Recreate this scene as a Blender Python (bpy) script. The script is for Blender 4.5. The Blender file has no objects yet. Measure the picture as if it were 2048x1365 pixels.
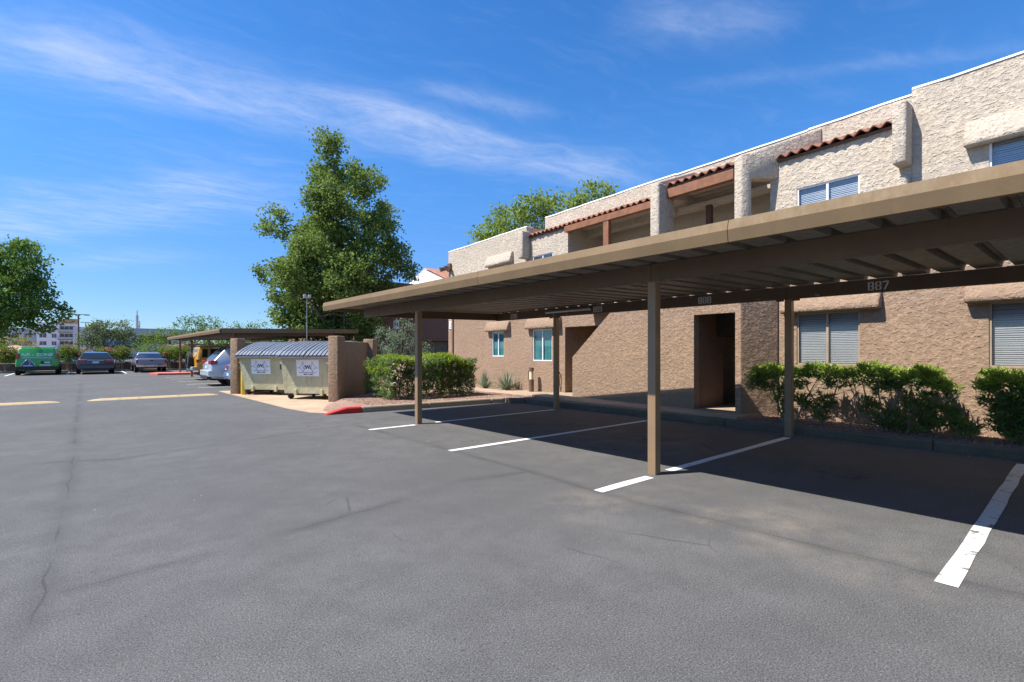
import bpy, bmesh, math, random
import numpy as np
from mathutils import Vector, Matrix

R = math.radians
SC = bpy.context.scene
COL = SC.collection

# ------------------------------------------------------------------ camera
CAM_YAW = math.atan(0.859)
cam_data = bpy.data.cameras.new('camera')
cam_data.sensor_width = 36.0
cam_data.lens = 1000.0 / 2048.0 * 36.0
cam_data.shift_y = 22.5 / 2048.0
cam_data.clip_start = 0.05
cam_data.clip_end = 3000.0
cam = bpy.data.objects.new('camera', cam_data)
COL.objects.link(cam)
cam.location = (0, 0, 1.4)
cam.rotation_euler = (R(90), 0, -CAM_YAW)
SC.camera = cam

# ------------------------------------------------------------------ node helpers
class NT:
    def __init__(s, nt):
        s.t = nt; s.n = nt.nodes; s.l = nt.links
    def put(s, sock, v):
        if v is None: return
        if hasattr(v, 'is_linked') or isinstance(v, bpy.types.NodeSocket): s.l.new(v, sock)
        else: sock.default_value = v
    def m(s, op, a, b=None, c=None, clamp=False):
        n = s.n.new('ShaderNodeMath'); n.operation = op; n.use_clamp = clamp
        s.put(n.inputs[0], a); s.put(n.inputs[1], b); s.put(n.inputs[2], c)
        return n.outputs[0]
    def v(s, op, a, b=None, scale=None):
        n = s.n.new('ShaderNodeVectorMath'); n.operation = op
        s.put(n.inputs[0], a); s.put(n.inputs[1], b)
        if scale is not None: s.put(n.inputs['Scale'], scale)
        return n.outputs['Value'] if op in ('LENGTH', 'DOT_PRODUCT', 'DISTANCE') else n.outputs['Vector']
    def noise(s, vec, scale, detail=3.0, rough=0.55, dist=0.0):
        n = s.n.new('ShaderNodeTexNoise')
        s.put(n.inputs['Vector'], vec); n.inputs['Scale'].default_value = scale
        n.inputs['Detail'].default_value = detail; n.inputs['Roughness'].default_value = rough
        n.inputs['Distortion'].default_value = dist
        return n.outputs['Fac']
    def vor(s, vec, scale, feature='F1'):
        n = s.n.new('ShaderNodeTexVoronoi'); n.feature = feature
        s.put(n.inputs['Vector'], vec); n.inputs['Scale'].default_value = scale
        return n.outputs['Distance']
    def sep(s, vec):
        n = s.n.new('ShaderNodeSeparateXYZ'); s.put(n.inputs[0], vec); return n.outputs
    def comb(s, x, y, z=0.0):
        n = s.n.new('ShaderNodeCombineXYZ')
        s.put(n.inputs[0], x); s.put(n.inputs[1], y); s.put(n.inputs[2], z); return n.outputs[0]
    def ss(s, x, lo, hi, a=0.0, b=1.0):
        n = s.n.new('ShaderNodeMapRange'); n.interpolation_type = 'SMOOTHSTEP'
        s.put(n.inputs['Value'], x)
        n.inputs['From Min'].default_value = lo; n.inputs['From Max'].default_value = hi
        n.inputs['To Min'].default_value = a; n.inputs['To Max'].default_value = b
        return n.outputs[0]
    def mix(s, f, a, b, blend='MIX'):
        n = s.n.new('ShaderNodeMix'); n.data_type = 'RGBA'; n.blend_type = blend
        s.put(n.inputs['Factor'], f)
        for k, val in ((6, a), (7, b)):
            if isinstance(val, (tuple, list)): n.inputs[k].default_value = (*val[:3], 1)
            else: s.put(n.inputs[k], val)
        return n.outputs[2]
    def bump(s, h, strength, dist, normal=None):
        n = s.n.new('ShaderNodeBump'); n.inputs['Strength'].default_value = strength
        n.inputs['Distance'].default_value = dist; s.put(n.inputs['Height'], h)
        if normal is not None: s.put(n.inputs['Normal'], normal)
        return n.outputs[0]
    def pos(s):
        return s.n.new('ShaderNodeNewGeometry').outputs['Position']
    def obj(s):
        return s.n.new('ShaderNodeTexCoord').outputs['Object']

# ------------------------------------------------------------------ world, sun, exposure
SUN_DIR = Vector((-0.585, 0.29, 1.0)).normalized()      # towards the sun
SUN_EL = math.asin(SUN_DIR.z)
SUN_AZ = math.atan2(SUN_DIR.x, SUN_DIR.y)
world = bpy.data.worlds.new('World'); SC.world = world; world.use_nodes = True
w = NT(world.node_tree)
for nd in list(w.n): w.n.remove(nd)
sky = w.n.new('ShaderNodeTexSky'); sky.sky_type = 'NISHITA'; sky.sun_disc = False
sky.sun_elevation = SUN_EL; sky.sun_rotation = SUN_AZ
sky.altitude = 400; sky.air_density = 1.0; sky.dust_density = 0.25; sky.ozone_density = 4.0
hsv = w.n.new('ShaderNodeHueSaturation'); w.put(hsv.inputs['Color'], sky.outputs[0])
hsv.inputs['Saturation'].default_value = 1.28; hsv.inputs['Value'].default_value = 1.25
hsv.inputs['Hue'].default_value = 0.508
skycol = hsv.outputs[0]
wd = w.n.new('ShaderNodeTexCoord').outputs['Generated']
wx, wy, wz = w.sep(wd)
wzc = w.m('MAXIMUM', wz, 0.03)
hzn = w.ss(wz, -0.02, 0.42)
skycol = w.mix(1.0, skycol, w.mix(hzn, (.55, .70, .95), (1.30, 1.42, 1.36)), 'MULTIPLY')
cu = w.m('DIVIDE', wx, wzc); cv = w.m('DIVIDE', wy, wzc)

wob = w.m('SUBTRACT', w.noise(w.comb(cu, cv, 1.0), 1.7, 2.0), 0.5)
def cirrus(x0, y0, x1, y1, width, gain, feather, warp, bow=0.0):
    """one cirrus streak on a flat cloud layer: position in layer units (metres per metre of height)"""
    L = math.hypot(x1 - x0, y1 - y0); tx, ty = (x1 - x0) / L, (y1 - y0) / L
    a = w.m('ADD', w.m('MULTIPLY', cu, tx / L), w.m('MULTIPLY_ADD', cv, ty / L, -(x0 * tx + y0 * ty) / L))
    b = w.m('ADD', w.m('MULTIPLY', cv, tx / width), w.m('MULTIPLY_ADD', cu, -ty / width, (x0 * ty - y0 * tx) / width))
    if bow: b = w.m('SUBTRACT', b, w.m('MULTIPLY', w.m('MULTIPLY', a, w.m('SUBTRACT', 1.0, a)), bow * 4 / width))
    q = w.m('MULTIPLY_ADD', wob, warp / width, b)
    mb = w.m('POWER', 2.718, w.m('MULTIPLY', w.m('MULTIPLY', q, q), -1.0))
    f = feather / L
    ma = w.m('MULTIPLY', w.ss(a, -f, f), w.ss(a, 1 - f, 1 + f, gain, 0.0))
    return w.m('MULTIPLY', mb, ma)
cl = None
for args in ((-0.85, 2.48, 2.35, 1.80, 0.22, 0.85, 0.45, 0.35, 0.0),
             (-0.15, 2.26, 0.45, 2.02, 0.14, 0.50, 0.22, 0.2),
             (0.75, 1.94, 1.75, 1.78, 0.07, 0.60, 0.2, 0.1),
             (-1.4, 7.0, 0.80, 3.1, 0.42, 0.75, 0.6, 0.8, 0.2),
             (0.98, 1.66, 1.45, 1.50, 0.06, 0.45, 0.12, 0.1),
             (1.22, 0.83, 1.60, 0.66, 0.10, 0.50, 0.14, 0.22),
             (1.75, 0.95, 2.6, -0.2, 0.05, 0.22, 0.25, 0.1),
             (-0.2, 7.9, 0.7, 6.0, 0.35, 0.35, 0.5, 0.5)):
    c_ = cirrus(*args); cl = c_ if cl is None else w.m('ADD', cl, c_)
fa = w.m('ADD', w.m('MULTIPLY', cu, .98), w.m('MULTIPLY', cv, -.19)); fb = w.m('ADD', w.m('MULTIPLY', cu, .19), w.m('MULTIPLY', cv, .98))
fb = w.m('MULTIPLY_ADD', wob, .5, fb)
fib = w.noise(w.comb(w.m('MULTIPLY', fa, 1.6), w.m('MULTIPLY', fb, 5.0), 7.0), 2.0, 5.0, 0.68)
clump = w.noise(w.comb(fa, w.m('MULTIPLY', fb, 1.8), 3.0), 2.0, 2.0)
iso = w.noise(w.comb(cu, w.m('MULTIPLY', cv, 1.3), 11.0), 13.0, 4.0, .7)
tex = w.m('MULTIPLY', w.ss(w.m('MULTIPLY_ADD', fib, .62, w.m('MULTIPLY', iso, .38)), 0.14, 0.86), w.m('MULTIPLY_ADD', w.ss(clump, .30, .72), 0.75, 0.42))
cl = w.m('MULTIPLY_ADD', w.ss(fib, .45, .8), .05, w.m('MULTIPLY', cl, tex))
cl = w.m('MULTIPLY', w.m('DIVIDE', cl, w.m('MULTIPLY_ADD', cl, 0.95, 1.0)), w.ss(wz, 0.02, 0.10))
cloudcol = w.mix(cl, skycol, (6.4, 7.0, 8.6))
bg = w.n.new('ShaderNodeBackground'); w.put(bg.inputs['Color'], cloudcol); bg.inputs['Strength'].default_value = 0.075
wo = w.n.new('ShaderNodeOutputWorld'); w.l.new(bg.outputs[0], wo.inputs['Surface'])

sun_data = bpy.data.lights.new('sun', 'SUN'); sun_data.energy = 5.0; sun_data.angle = R(0.53); sun_data.color = (1.0, 0.955, 0.89)
sun = bpy.data.objects.new('sun', sun_data); COL.objects.link(sun)
sun.location = (0, 0, 60)
sun.rotation_euler = (-SUN_DIR).to_track_quat('-Z', 'Y').to_euler()

SC.view_settings.view_transform = 'Standard'; SC.view_settings.look = 'None'
SC.view_settings.exposure = 0.76; SC.view_settings.gamma = 1.0; SC.view_settings.use_curve_mapping = False
SC.cycles.max_bounces = 6; SC.cycles.diffuse_bounces = 3; SC.cycles.glossy_bounces = 3
SC.cycles.transparent_max_bounces = 12; SC.cycles.transmission_bounces = 4
SC.cycles.use_denoising = True
SC.cycles.sample_clamp_indirect = 6.0

# ------------------------------------------------------------------ mesh helpers
class MB:
    def __init__(s): s.v = []; s.f = []
    def add(s, vs, fs):
        o = len(s.v); s.v += [tuple(p) for p in vs]; s.f += [tuple(i + o for i in f) for f in fs]; return s
    def box(s, x0, x1, y0, y1, z0, z1):
        return s.add([(x0, y0, z0), (x1, y0, z0), (x1, y1, z0), (x0, y1, z0), (x0, y0, z1), (x1, y0, z1), (x1, y1, z1), (x0, y1, z1)],
                     [(0, 3, 2, 1), (4, 5, 6, 7), (0, 1, 5, 4), (1, 2, 6, 5), (2, 3, 7, 6), (3, 0, 4, 7)])
    def prism(s, poly, a0, a1, axis='z'):
        n = len(poly)
        def P(u, v, a): return (u, v, a) if axis == 'z' else ((u, a, v) if axis == 'y' else (a, u, v))
        vs = [P(u, v, a0) for u, v in poly] + [P(u, v, a1) for u, v in poly]
        return s.add(vs, [tuple(range(n - 1, -1, -1)), tuple(range(n, 2 * n))] + [(i, (i + 1) % n, n + (i + 1) % n, n + i) for i in range(n)])
    def tube(s, p0, p1, r0, r1=None, n=10, cap=True):
        if r1 is None: r1 = r0
        p0 = Vector(p0); p1 = Vector(p1); d = (p1 - p0).normalized()
        u = d.orthogonal().normalized(); w_ = d.cross(u)
        vs = []
        for p, r in ((p0, r0), (p1, r1)):
            for k in range(n):
                a = 2 * math.pi * k / n
                vs.append(p + u * (math.cos(a) * r) + w_ * (math.sin(a) * r))
        fs = [(k, (k + 1) % n, n + (k + 1) % n, n + k) for k in range(n)]
        if cap: fs += [tuple(range(n - 1, -1, -1)), tuple(range(n, 2 * n))]
        return s.add(vs, fs)
    def path(s, pts, radii, n=8):
        for i in range(len(pts) - 1): s.tube(pts[i], pts[i + 1], radii[i], radii[i + 1], n, i in (0, len(pts) - 2))
        return s
    def lathe(s, prof, n=20, axis='z', center=(0, 0, 0)):
        vs = []; m = len(prof)
        for k in range(n):
            a = 2 * math.pi * k / n; c, q = math.cos(a), math.sin(a)
            for r, h in prof:
                if axis == 'z': p = (r * c, r * q, h)
                elif axis == 'x': p = (h, r * c, r * q)
                else: p = (r * c, h, r * q)
                vs.append((p[0] + center[0], p[1] + center[1], p[2] + center[2]))
        fs = [(k * m + j, ((k + 1) % n) * m + j, ((k + 1) % n) * m + j + 1, k * m + j + 1) for k in range(n) for j in range(m - 1)]
        return s.add(vs, fs)
    def mesh(s, name, bevel=0.0, seg=2, smooth=None):
        me = bpy.data.meshes.new(name); me.from_pydata(s.v, [], s.f)
        bm = bmesh.new(); bm.from_mesh(me)
        bmesh.ops.recalc_face_normals(bm, faces=bm.faces)
        if bevel:
            es = [e for e in bm.edges if len(e.link_faces) == 2 and e.calc_face_angle(0) > R(25)]
            bmesh.ops.bevel(bm, geom=es, offset=bevel, offset_type='OFFSET', segments=seg, profile=0.5, affect='EDGES', clamp_overlap=True)
        bm.to_mesh(me); bm.free()
        if smooth is not None:
            for p in me.polygons: p.use_smooth = True
            me.set_sharp_from_angle(angle=R(smooth))
        return me
    def build(s, name, mat, parent=None, bevel=0.0, seg=2, smooth=None, loc=None, rot=None):
        return link(name, s.mesh(name, bevel, seg, smooth), mat, parent, loc, rot)

def link(name, me, mat=None, parent=None, loc=None, rot=None):
    o = bpy.data.objects.new(name, me); COL.objects.link(o)
    if mat is not None and not me.materials: me.materials.append(mat)
    if parent is not None: o.parent = parent
    if loc is not None: o.location = loc
    if rot is not None: o.rotation_euler = rot
    return o
def empty(name, loc=(0, 0, 0), rz=0.0, parent=None):
    o = bpy.data.objects.new(name, None); COL.objects.link(o); o.location = loc; o.rotation_euler = (0, 0, rz)
    o.empty_display_size = 0.2
    if parent is not None: o.parent = parent
    return o
def tag(o, label=None, cat=None, group=None, kind=None):
    if label: o['label'] = label
    if cat: o['category'] = cat
    if group: o['group'] = group
    if kind: o['kind'] = kind
    return o
def children(o): return [c for c in bpy.data.objects if c.parent == o]
def copy_tree(o, parent=None):
    c = o.copy(); COL.objects.link(c)
    if parent is not None: c.parent = parent
    for ch in children(o): copy_tree(ch, c)
    return c
def text_mesh(name, body, size, mat, parent, loc, rot, bold=0.0, sx=1.0):
    cu_ = bpy.data.curves.new(name, 'FONT'); cu_.body = body; cu_.size = size; cu_.align_x = 'CENTER'; cu_.align_y = 'CENTER'
    cu_.extrude = 0.001; cu_.offset = bold; cu_.resolution_u = 3
    t = bpy.data.objects.new(name, cu_); COL.objects.link(t)
    bpy.context.view_layer.update()
    me = bpy.data.meshes.new_from_object(t.evaluated_get(bpy.context.evaluated_depsgraph_get()))
    bpy.data.objects.remove(t); bpy.data.curves.remove(cu_)
    me.name = name; me.materials.clear()
    o = link(name, me, mat, parent, loc, rot); o.scale = (sx, 1, 1)
    return o

# ------------------------------------------------------------------ materials
def newmat(name, col=(.5, .5, .5), rough=.7, metal=0.0, spec=0.5):
    m = bpy.data.materials.new(name); m.use_nodes = True
    b = m.node_tree.nodes['Principled BSDF']
    b.inputs['Base Color'].default_value = (*col, 1); b.inputs['Roughness'].default_value = rough
    b.inputs['Metallic'].default_value = metal; b.inputs['Specular IOR Level'].default_value = spec
    return m, NT(m.node_tree), b
def scaled(col, k): return tuple(min(1, c * k) for c in col)

def plain(name, col, rough=.6, metal=0.0, var=.18, vscale=3.0, bumps=0.0, bscale=60.0, spec=.5, grime=None):
    m, t, b = newmat(name, col, rough, metal, spec)
    p = t.pos()
    f = t.noise(p, vscale, 5.0, .6)
    c = t.mix(t.ss(f, .3, .7), scaled(col, 1 - var), scaled(col, 1 + var))
    if grime is not None:
        g = t.ss(t.noise(p, 1.3, 6.0, .7, .6), .52, .72, 0, .55)
        c = t.mix(g, c, grime)
    t.put(b.inputs['Base Color'], c)
    t.put(b.inputs['Roughness'], t.ss(t.noise(p, vscale * 4, 3.0), .3, .7, max(.05, rough - .1), min(1, rough + .1)))
    if bumps: t.put(b.inputs['Normal'], t.bump(t.noise(p, bscale, 4.0), .6, bumps))
    return m

def stucco(name, col, ledge=1.0, dist=.02, stain=(.3, .3, .3)):
    m, t, b = newmat(name, col, .93, 0, .2)
    p = t.pos(); x, y, z = t.sep(p)
    n1 = t.noise(p, 3.6, 3.0, .62)
    n2 = t.noise(p, 13.0, 3.0, .65)
    s = t.m('ADD', t.m('MULTIPLY', z, 12.0), t.m('ADD', t.m('MULTIPLY', n1, 5.5), t.m('MULTIPLY', n2, 1.5)))
    saw = t.m('SUBTRACT', 1.0, t.m('FRACT', s))
    saw = t.m('POWER', saw, 1.4)
    gate = t.ss(t.noise(t.v('MULTIPLY', p, (1.0, 1.0, 1.6)), 10.0, 2.0, .65), .40, .58)
    rg = t.noise(p, 50.0, 2.0, .65)
    h = t.m('ADD', t.m('MULTIPLY', t.m('MULTIPLY', saw, gate), ledge), t.m('ADD', t.m('MULTIPLY', n2, .5), t.m('MULTIPLY', rg, .45)))
    t.put(b.inputs['Normal'], t.bump(h, 1.0, dist))
    c = t.mix(t.ss(t.noise(p, .8, 6.0, .65), .3, .7), scaled(col, .9), scaled(col, 1.07))
    c = t.mix(t.ss(t.noise(p, 22.0, 3.0), .35, .7), c, scaled(col, .86))
    streak = t.noise(t.v('MULTIPLY', p, (2.2, 2.2, .25)), 1.6, 5.0, .65)
    c = t.mix(t.ss(streak, .55, .78, 0, .3), c, scaled(col, .62))
    c = t.mix(t.ss(t.noise(t.v('ADD', p, (9.0, 3.0, 5.0)), .55, 3.0, .5), .56, .60, 0, .35), c, scaled(col, .88))
    t.put(b.inputs['Base Color'], c)
    return m

def concrete(name, col, rough=.9):
    m, t, b = newmat(name, col, rough, 0, .25)
    p = t.pos()
    c = t.mix(t.ss(t.noise(p, 1.1, 7.0, .7, .4), .32, .68), scaled(col, .78), scaled(col, 1.12))
    c = t.mix(t.ss(t.noise(p, 45.0, 3.0), .4, .75, 0, .6), c, scaled(col, .7))
    c = t.mix(t.ss(t.noise(p, 3.2, 5.0, .7, 1.0), .6, .75, 0, .5), c, scaled(col, .5))
    t.put(b.inputs['Base Color'], c)
    t.put(b.inputs['Normal'], t.bump(t.noise(p, 70.0, 5.0, .7), .7, .006))
    return m

def metalpaint(name, col, rough=.5, dirt=.35, spec=.4):
    m, t, b = newmat(name, col, rough, 0, spec)
    p = t.pos()
    c = t.mix(t.ss(t.noise(p, 1.7, 5.0, .65), .3, .72), scaled(col, .88), scaled(col, 1.08))
    d = t.noise(t.v('MULTIPLY', p, (3.0, 3.0, 1.0)), 5.0, 6.0, .7)
    c = t.mix(t.ss(d, .55, .8, 0, dirt), c, scaled(col, .5))
    ch = t.ss(t.noise(p, 16.0, 4.0, .75), .70, .74, 0, .7)
    c = t.mix(ch, c, (col[0] * 1.5 + .02, col[1] * 1.5 + .02, col[2] * 1.5 + .02))
    t.put(b.inputs['Base Color'], c)
    t.put(b.inputs['Roughness'], t.ss(d, .3, .7, rough - .08, rough + .15))
    t.put(b.inputs['Normal'], t.bump(t.noise(p, 40.0, 3.0), .25, .003))
    return m

def carpaint(name, col, rough=.28, metal=.25):
    m, t, b = newmat(name, col, rough, metal, .5)
    b.inputs['Coat Weight'].default_value = .8; b.inputs['Coat Roughness'].default_value = .06
    p = t.pos()
    d = t.ss(t.noise(p, 3.0, 5.0, .65), .35, .75, 0, .25)
    t.put(b.inputs['Base Color'], t.mix(d, col, tuple(c * .8 + .03 for c in col)))
    return m

def leafmat(name, dark, light, trans=.28, rough=.55):
    m, t, b = newmat(name, dark, max(rough, .6), 0, .18)
    g = t.n.new('ShaderNodeNewGeometry')
    rnd = g.outputs['Random Per Island']
    big = t.ss(t.noise(g.outputs['Position'], 1.1, 3.0), .35, .65)
    f = t.m('ADD', t.m('MULTIPLY', rnd, .6), t.m('MULTIPLY', big, .4))
    c = t.mix(f, dark, light)
    t.put(b.inputs['Base Color'], c)
    tr = t.n.new('ShaderNodeBsdfTranslucent'); t.put(tr.inputs['Color'], t.mix(.35, c, (light[0] * 1.3, light[1] * 1.35, light[2] * .6)))
    mx = t.n.new('ShaderNodeMixShader'); mx.inputs[0].default_value = trans
    t.l.new(b.outputs[0], mx.inputs[1]); t.l.new(tr.outputs[0], mx.inputs[2])
    t.l.new(mx.outputs[0], t.n['Material Output'].inputs['Surface'])
    return m

def glassmat(name, tint=(.75, .8, .82), refl=.5, rough=.02):
    m = bpy.data.materials.new(name); m.use_nodes = True; t = NT(m.node_tree)
    for nd in list(t.n):
        if nd.type == 'BSDF_PRINCIPLED': t.n.remove(nd)
    tr = t.n.new('ShaderNodeBsdfTransparent'); tr.inputs['Color'].default_value = (*tint, 1)
    gl = t.n.new('ShaderNodeBsdfGlossy'); gl.inputs['Roughness'].default_value = rough; gl.inputs['Color'].default_value = (.72, .73, .74, 1)
    fr = t.n.new('ShaderNodeFresnel'); fr.inputs['IOR'].default_value = 1.4
    bk = t.m('SUBTRACT', 1.0, t.n.new('ShaderNodeNewGeometry').outputs['Backfacing'])
    f = t.m('MULTIPLY', t.m('ADD', t.m('MULTIPLY', fr.outputs[0], 1.0), .10 * refl), bk)
    mx = t.n.new('ShaderNodeMixShader'); t.put(mx.inputs[0], f)
    t.l.new(tr.outputs[0], mx.inputs[1]); t.l.new(gl.outputs[0], mx.inputs[2])
    t.l.new(mx.outputs[0], t.n['Material Output'].inputs['Surface'])
    return m

def asphalt(name):
    col = (.104, .1015, .0975)
    m, t, b = newmat(name, col, .86, 0, .35)
    p = t.pos(); x, y, z = t.sep(p)
    flat = t.comb(x, y, 0.0)
    c = t.mix(t.ss(t.noise(flat, .35, 4.0, .68), .3, .7), scaled(col, .86), scaled(col, 1.14))
    c = t.mix(t.ss(t.noise(t.v('MULTIPLY', flat, (1.0, .22, 1.0)), 1.4, 3.0, .65), .5, .8, 0, .4), c, scaled(col, .78))
    c = t.mix(t.ss(t.noise(flat, 2.6, 5.0, .72), .38, .66, 0, .75), c, scaled(col, .80))
    g1 = t.noise(flat, 105.0, 2.0, .8)
    c = t.mix(t.ss(g1, .30, .70), t.mix(1.0, c, (.52, .52, .52), 'MULTIPLY'), t.mix(1.0, c, (1.46, 1.45, 1.43), 'MULTIPLY'))
    sp = t.vor(flat, 85.0)
    c = t.mix(t.ss(sp, .10, .20, .7, 0), c, (.33, .325, .31))
    pit = t.ss(t.noise(t.v('ADD', flat, (31.0, 7.0, 0)), 38.0, 2.0, .6), .66, .72, 0, .75)
    c = t.mix(pit, c, scaled(col, .28))
    # tan dust that gathers along the stall mouths
    def blob(cx, cy, sx, sy):
        q = t.v('MULTIPLY', t.v('SUBTRACT', flat, (cx, cy, 0)), (1 / sx, 1 / sy, 0))
        return t.ss(t.v('LENGTH', q), .15, 1.0, 1.0, 0.0)
    dmask = t.m('MAXIMUM', blob(4.15, 1.9, 1.0, 1.9), t.m('MAXIMUM', blob(3.5, 3.0, .8, .7), t.m('MAXIMUM', blob(6.9, 5.2, 1.6, 2.6), blob(3.9, .9, .6, .6))))
    dn = t.ss(t.noise(flat, 1.5, 5.0, .65), .40, .72)
    dn = t.m('MULTIPLY', dn, t.ss(g1, .3, .6, .55, 1.0))
    c = t.mix(t.m('MULTIPLY', t.m('MULTIPLY', dmask, dn), .75), c, (.215, .185, .15))
    # oil drips in the bays and faint tyre tracks
    od = None
    for cx, cy in ((6.6, 1.9), (6.9, 4.6), (6.4, 7.25), (7.6, 9.6), (5.9, 4.7), (6.1, -.8)):
        o_ = blob(cx, cy, .55, .4); od = o_ if od is None else t.m('MAXIMUM', od, o_)
    on = t.ss(t.noise(flat, 5.0, 3.0, .65), .46, .66)
    c = t.mix(t.m('MULTIPLY', t.m('MULTIPLY', od, on), .8), c, (.022, .021, .02))
    # cracks and sealed joints
    wob = t.n.new('ShaderNodeTexNoise'); t.put(wob.inputs['Vector'], flat); wob.inputs['Scale'].default_value = 2.2; wob.inputs['Detail'].default_value = 3
    wv = t.v('MULTIPLY', t.v('SUBTRACT', wob.outputs['Color'], (.5, .5, .5)), (.09, .09, 0))
    wp = t.v('ADD', flat, wv)
    def seg(a, bb):
        A = (a[0], a[1], 0); AB = (bb[0] - a[0], bb[1] - a[1], 0); L2 = AB[0] ** 2 + AB[1] ** 2
        pa = t.v('SUBTRACT', wp, A)
        k = t.m('MULTIPLY', t.v('DOT_PRODUCT', pa, AB), 1 / L2, clamp=True)
        return t.v('LENGTH', t.v('SUBTRACT', pa, t.v('SCALE', AB, scale=k)))
    lines = [[(-.05, 30), (-.1, 9.4), (-.1, 7.3), (-.18, 4.0), (-.3, 2.6)],
             [(-3.5, 9.4), (-.08, 8.55), (.35, 8.35), (3.95, 9.36), (5.2, 9.9)],
             [(-.1, 3.92), (1.0, 4.05), (2.2, 4.25), (3.0, 4.5), (4.0, 4.32)],
             [(3.98, 9.2), (4.0, 5.9), (3.98, 4.3), (3.92, 3.1), (4.0, 1.8), (4.12, .2), (4.15, -4)]]
    dmin = None
    for pl_ in lines:
        for i in range(len(pl_) - 1):
            d = seg(pl_[i], pl_[i + 1])
            dmin = d if dmin is None else t.m('MINIMUM', dmin, d)
    vary = t.noise(flat, .9, 4.0)
    soft = t.m('MULTIPLY', t.ss(dmin, .0, .14, 1.0, 0.0), t.ss(vary, .3, .62, .12, .62))
    core = t.m('MULTIPLY', t.ss(dmin, .003, .012, 1.0, 0.0), t.ss(vary, .40, .60))
    c = t.mix(t.m('MULTIPLY', soft, .6), c, scaled(col, .42))
    c = t.mix(t.m('MULTIPLY', core, .55), c, scaled(col, .3))
    # fine random hairline cracks near the stalls
    hv = t.vor(t.v('ADD', flat, t.v('SCALE', wv, scale=.9)), 1.1, 'DISTANCE_TO_EDGE')
    hair = t.m('MULTIPLY', t.ss(hv, .0, .012, 1.0, 0.0), t.ss(t.noise(flat, .7, 3.0), .56, .64))
    c = t.mix(t.m('MULTIPLY', hair, .55), c, scaled(col, .4))
    t.put(b.inputs['Base Color'], c)
    t.put(b.inputs['Normal'], t.bump(g1, .7, .005))
    return m

def linepaint(name, col, wear):
    m, t, b = newmat(name, col, .75, 0, .3)
    p = t.pos()
    c = t.mix(t.ss(t.noise(p, 30.0, 4.0), .35, .7, 0, .35), col, scaled(col, .72))
    chips = t.ss(t.noise(t.v('MULTIPLY', p, (1.0, .55, 1.0)), 9.0, 7.0, .75, .8), wear, wear + .07)
    c = t.mix(chips, c, (.085, .085, .085))
    t.put(b.inputs['Base Color'], c)
    t.put(b.inputs['Normal'], t.bump(t.noise(p, 90.0, 3.0), .6, .004))
    return m

def gravelmat(name, col):
    m, t, b = newmat(name, col, .95, 0, .2)
    p = t.pos()
    v = t.n.new('ShaderNodeTexVoronoi'); t.put(v.inputs['Vector'], p); v.inputs['Scale'].default_value = 42.0
    cr, cg, cb = t.sep(v.outputs['Color'])
    c = t.mix(cr, scaled(col, .6), scaled(col, 1.45))
    c = t.mix(t.ss(cg, .7, 1.0, 0, .5), c, (.42, .36, .32))
    c = t.mix(t.ss(t.noise(p, .9, 5.0), .35, .7, 0, .4), c, scaled(col, .7))
    t.put(b.inputs['Base Color'], c)
    t.put(b.inputs['Normal'], t.bump(t.m('SUBTRACT', 1.0, v.outputs['Distance']), 1.0, .02))
    return m

M = {}
M['asphalt'] = asphalt('asphalt')
M['line'] = linepaint('white_line_paint', (.68, .68, .67), .61)
M['line_worn'] = linepaint('worn_white_line_paint', (.62, .62, .58), .55)
M['yellow_bump'] = linepaint('faded_yellow_paint', (.47, .35, .19), .57)
M['red_paint'] = linepaint('red_kerb_paint', (.52, .035, .03), .64)
M['red_faded'] = linepaint('faded_red_paint', (.55, .16, .13), .62)
M['concrete'] = concrete('kerb_concrete', (.33, .27, .20))
M['kerb_shaded'] = concrete('shaded_kerb_concrete', (.15, .118, .088))  # kerb concrete darkened, the carport's shade is put into its colour
M['walk'] = concrete('sidewalk_concrete', (.40, .30, .21))
M['pad'] = concrete('pad_concrete', (.47, .34, .225))
M['gravel'] = gravelmat('granite_gravel', (.33, .205, .15))
M['dirt'] = gravelmat('dirt_ground', (.38, .30, .22))
M['stucco_white'] = stucco('stucco_offwhite', (.50, .425, .335), 1.0, .0165)
M['stucco_shade'] = stucco('stucco_offwhite_fine', (.50, .425, .34), .25, .014)
M['stucco_brown'] = stucco('stucco_brown', (.325, .222, .150), 1.0, .0115)
M['stucco_enclosure'] = stucco('stucco_enclosure', (.305, .205, .132), .6, .018)
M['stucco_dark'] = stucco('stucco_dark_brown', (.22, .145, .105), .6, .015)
M['coping'] = plain('white_roof_coating', (.72, .70, .67), .7, var=.08, grime=(.5, .46, .40))
M['tile'] = plain('clay_tile', (.31, .13, .075), .8, var=.35, vscale=7, bumps=.004, grime=(.22, .15, .11))
M['wood'] = plain('painted_wood', (.23, .095, .045), .75, var=.2, vscale=6, bumps=.004, bscale=25)
M['wood_dark'] = plain('dark_wood', (.10, .05, .035), .75, var=.2)
M['cp_tan'] = metalpaint('carport_fascia_tan', (.195, .130, .067), .62, .3, .22)
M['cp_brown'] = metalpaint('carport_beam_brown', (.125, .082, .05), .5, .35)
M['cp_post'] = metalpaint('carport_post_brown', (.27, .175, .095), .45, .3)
M['cp_deck'] = metalpaint('carport_deck_grey', (.175, .155, .128), .55, .8)
M['bracket'] = metalpaint('bracket_brown', (.15, .10, .065), .5)
M['stencil'] = linepaint('stencil_paint', (.72, .72, .70), .70)
M['white_frame'] = plain('white_window_frame', (.80, .81, .82), .4, var=.04)
M['tan_frame'] = plain('bronze_window_frame', (.36, .27, .2), .5, var=.1)
M['glass'] = glassmat('window_glass', (.80, .83, .86), .9)
M['glass_dark'] = glassmat('screened_glass', (.77, .78, .79), .6, .08)
M['blind'] = plain('window_blind', (.74, .73, .71), .6, var=.05)
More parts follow.
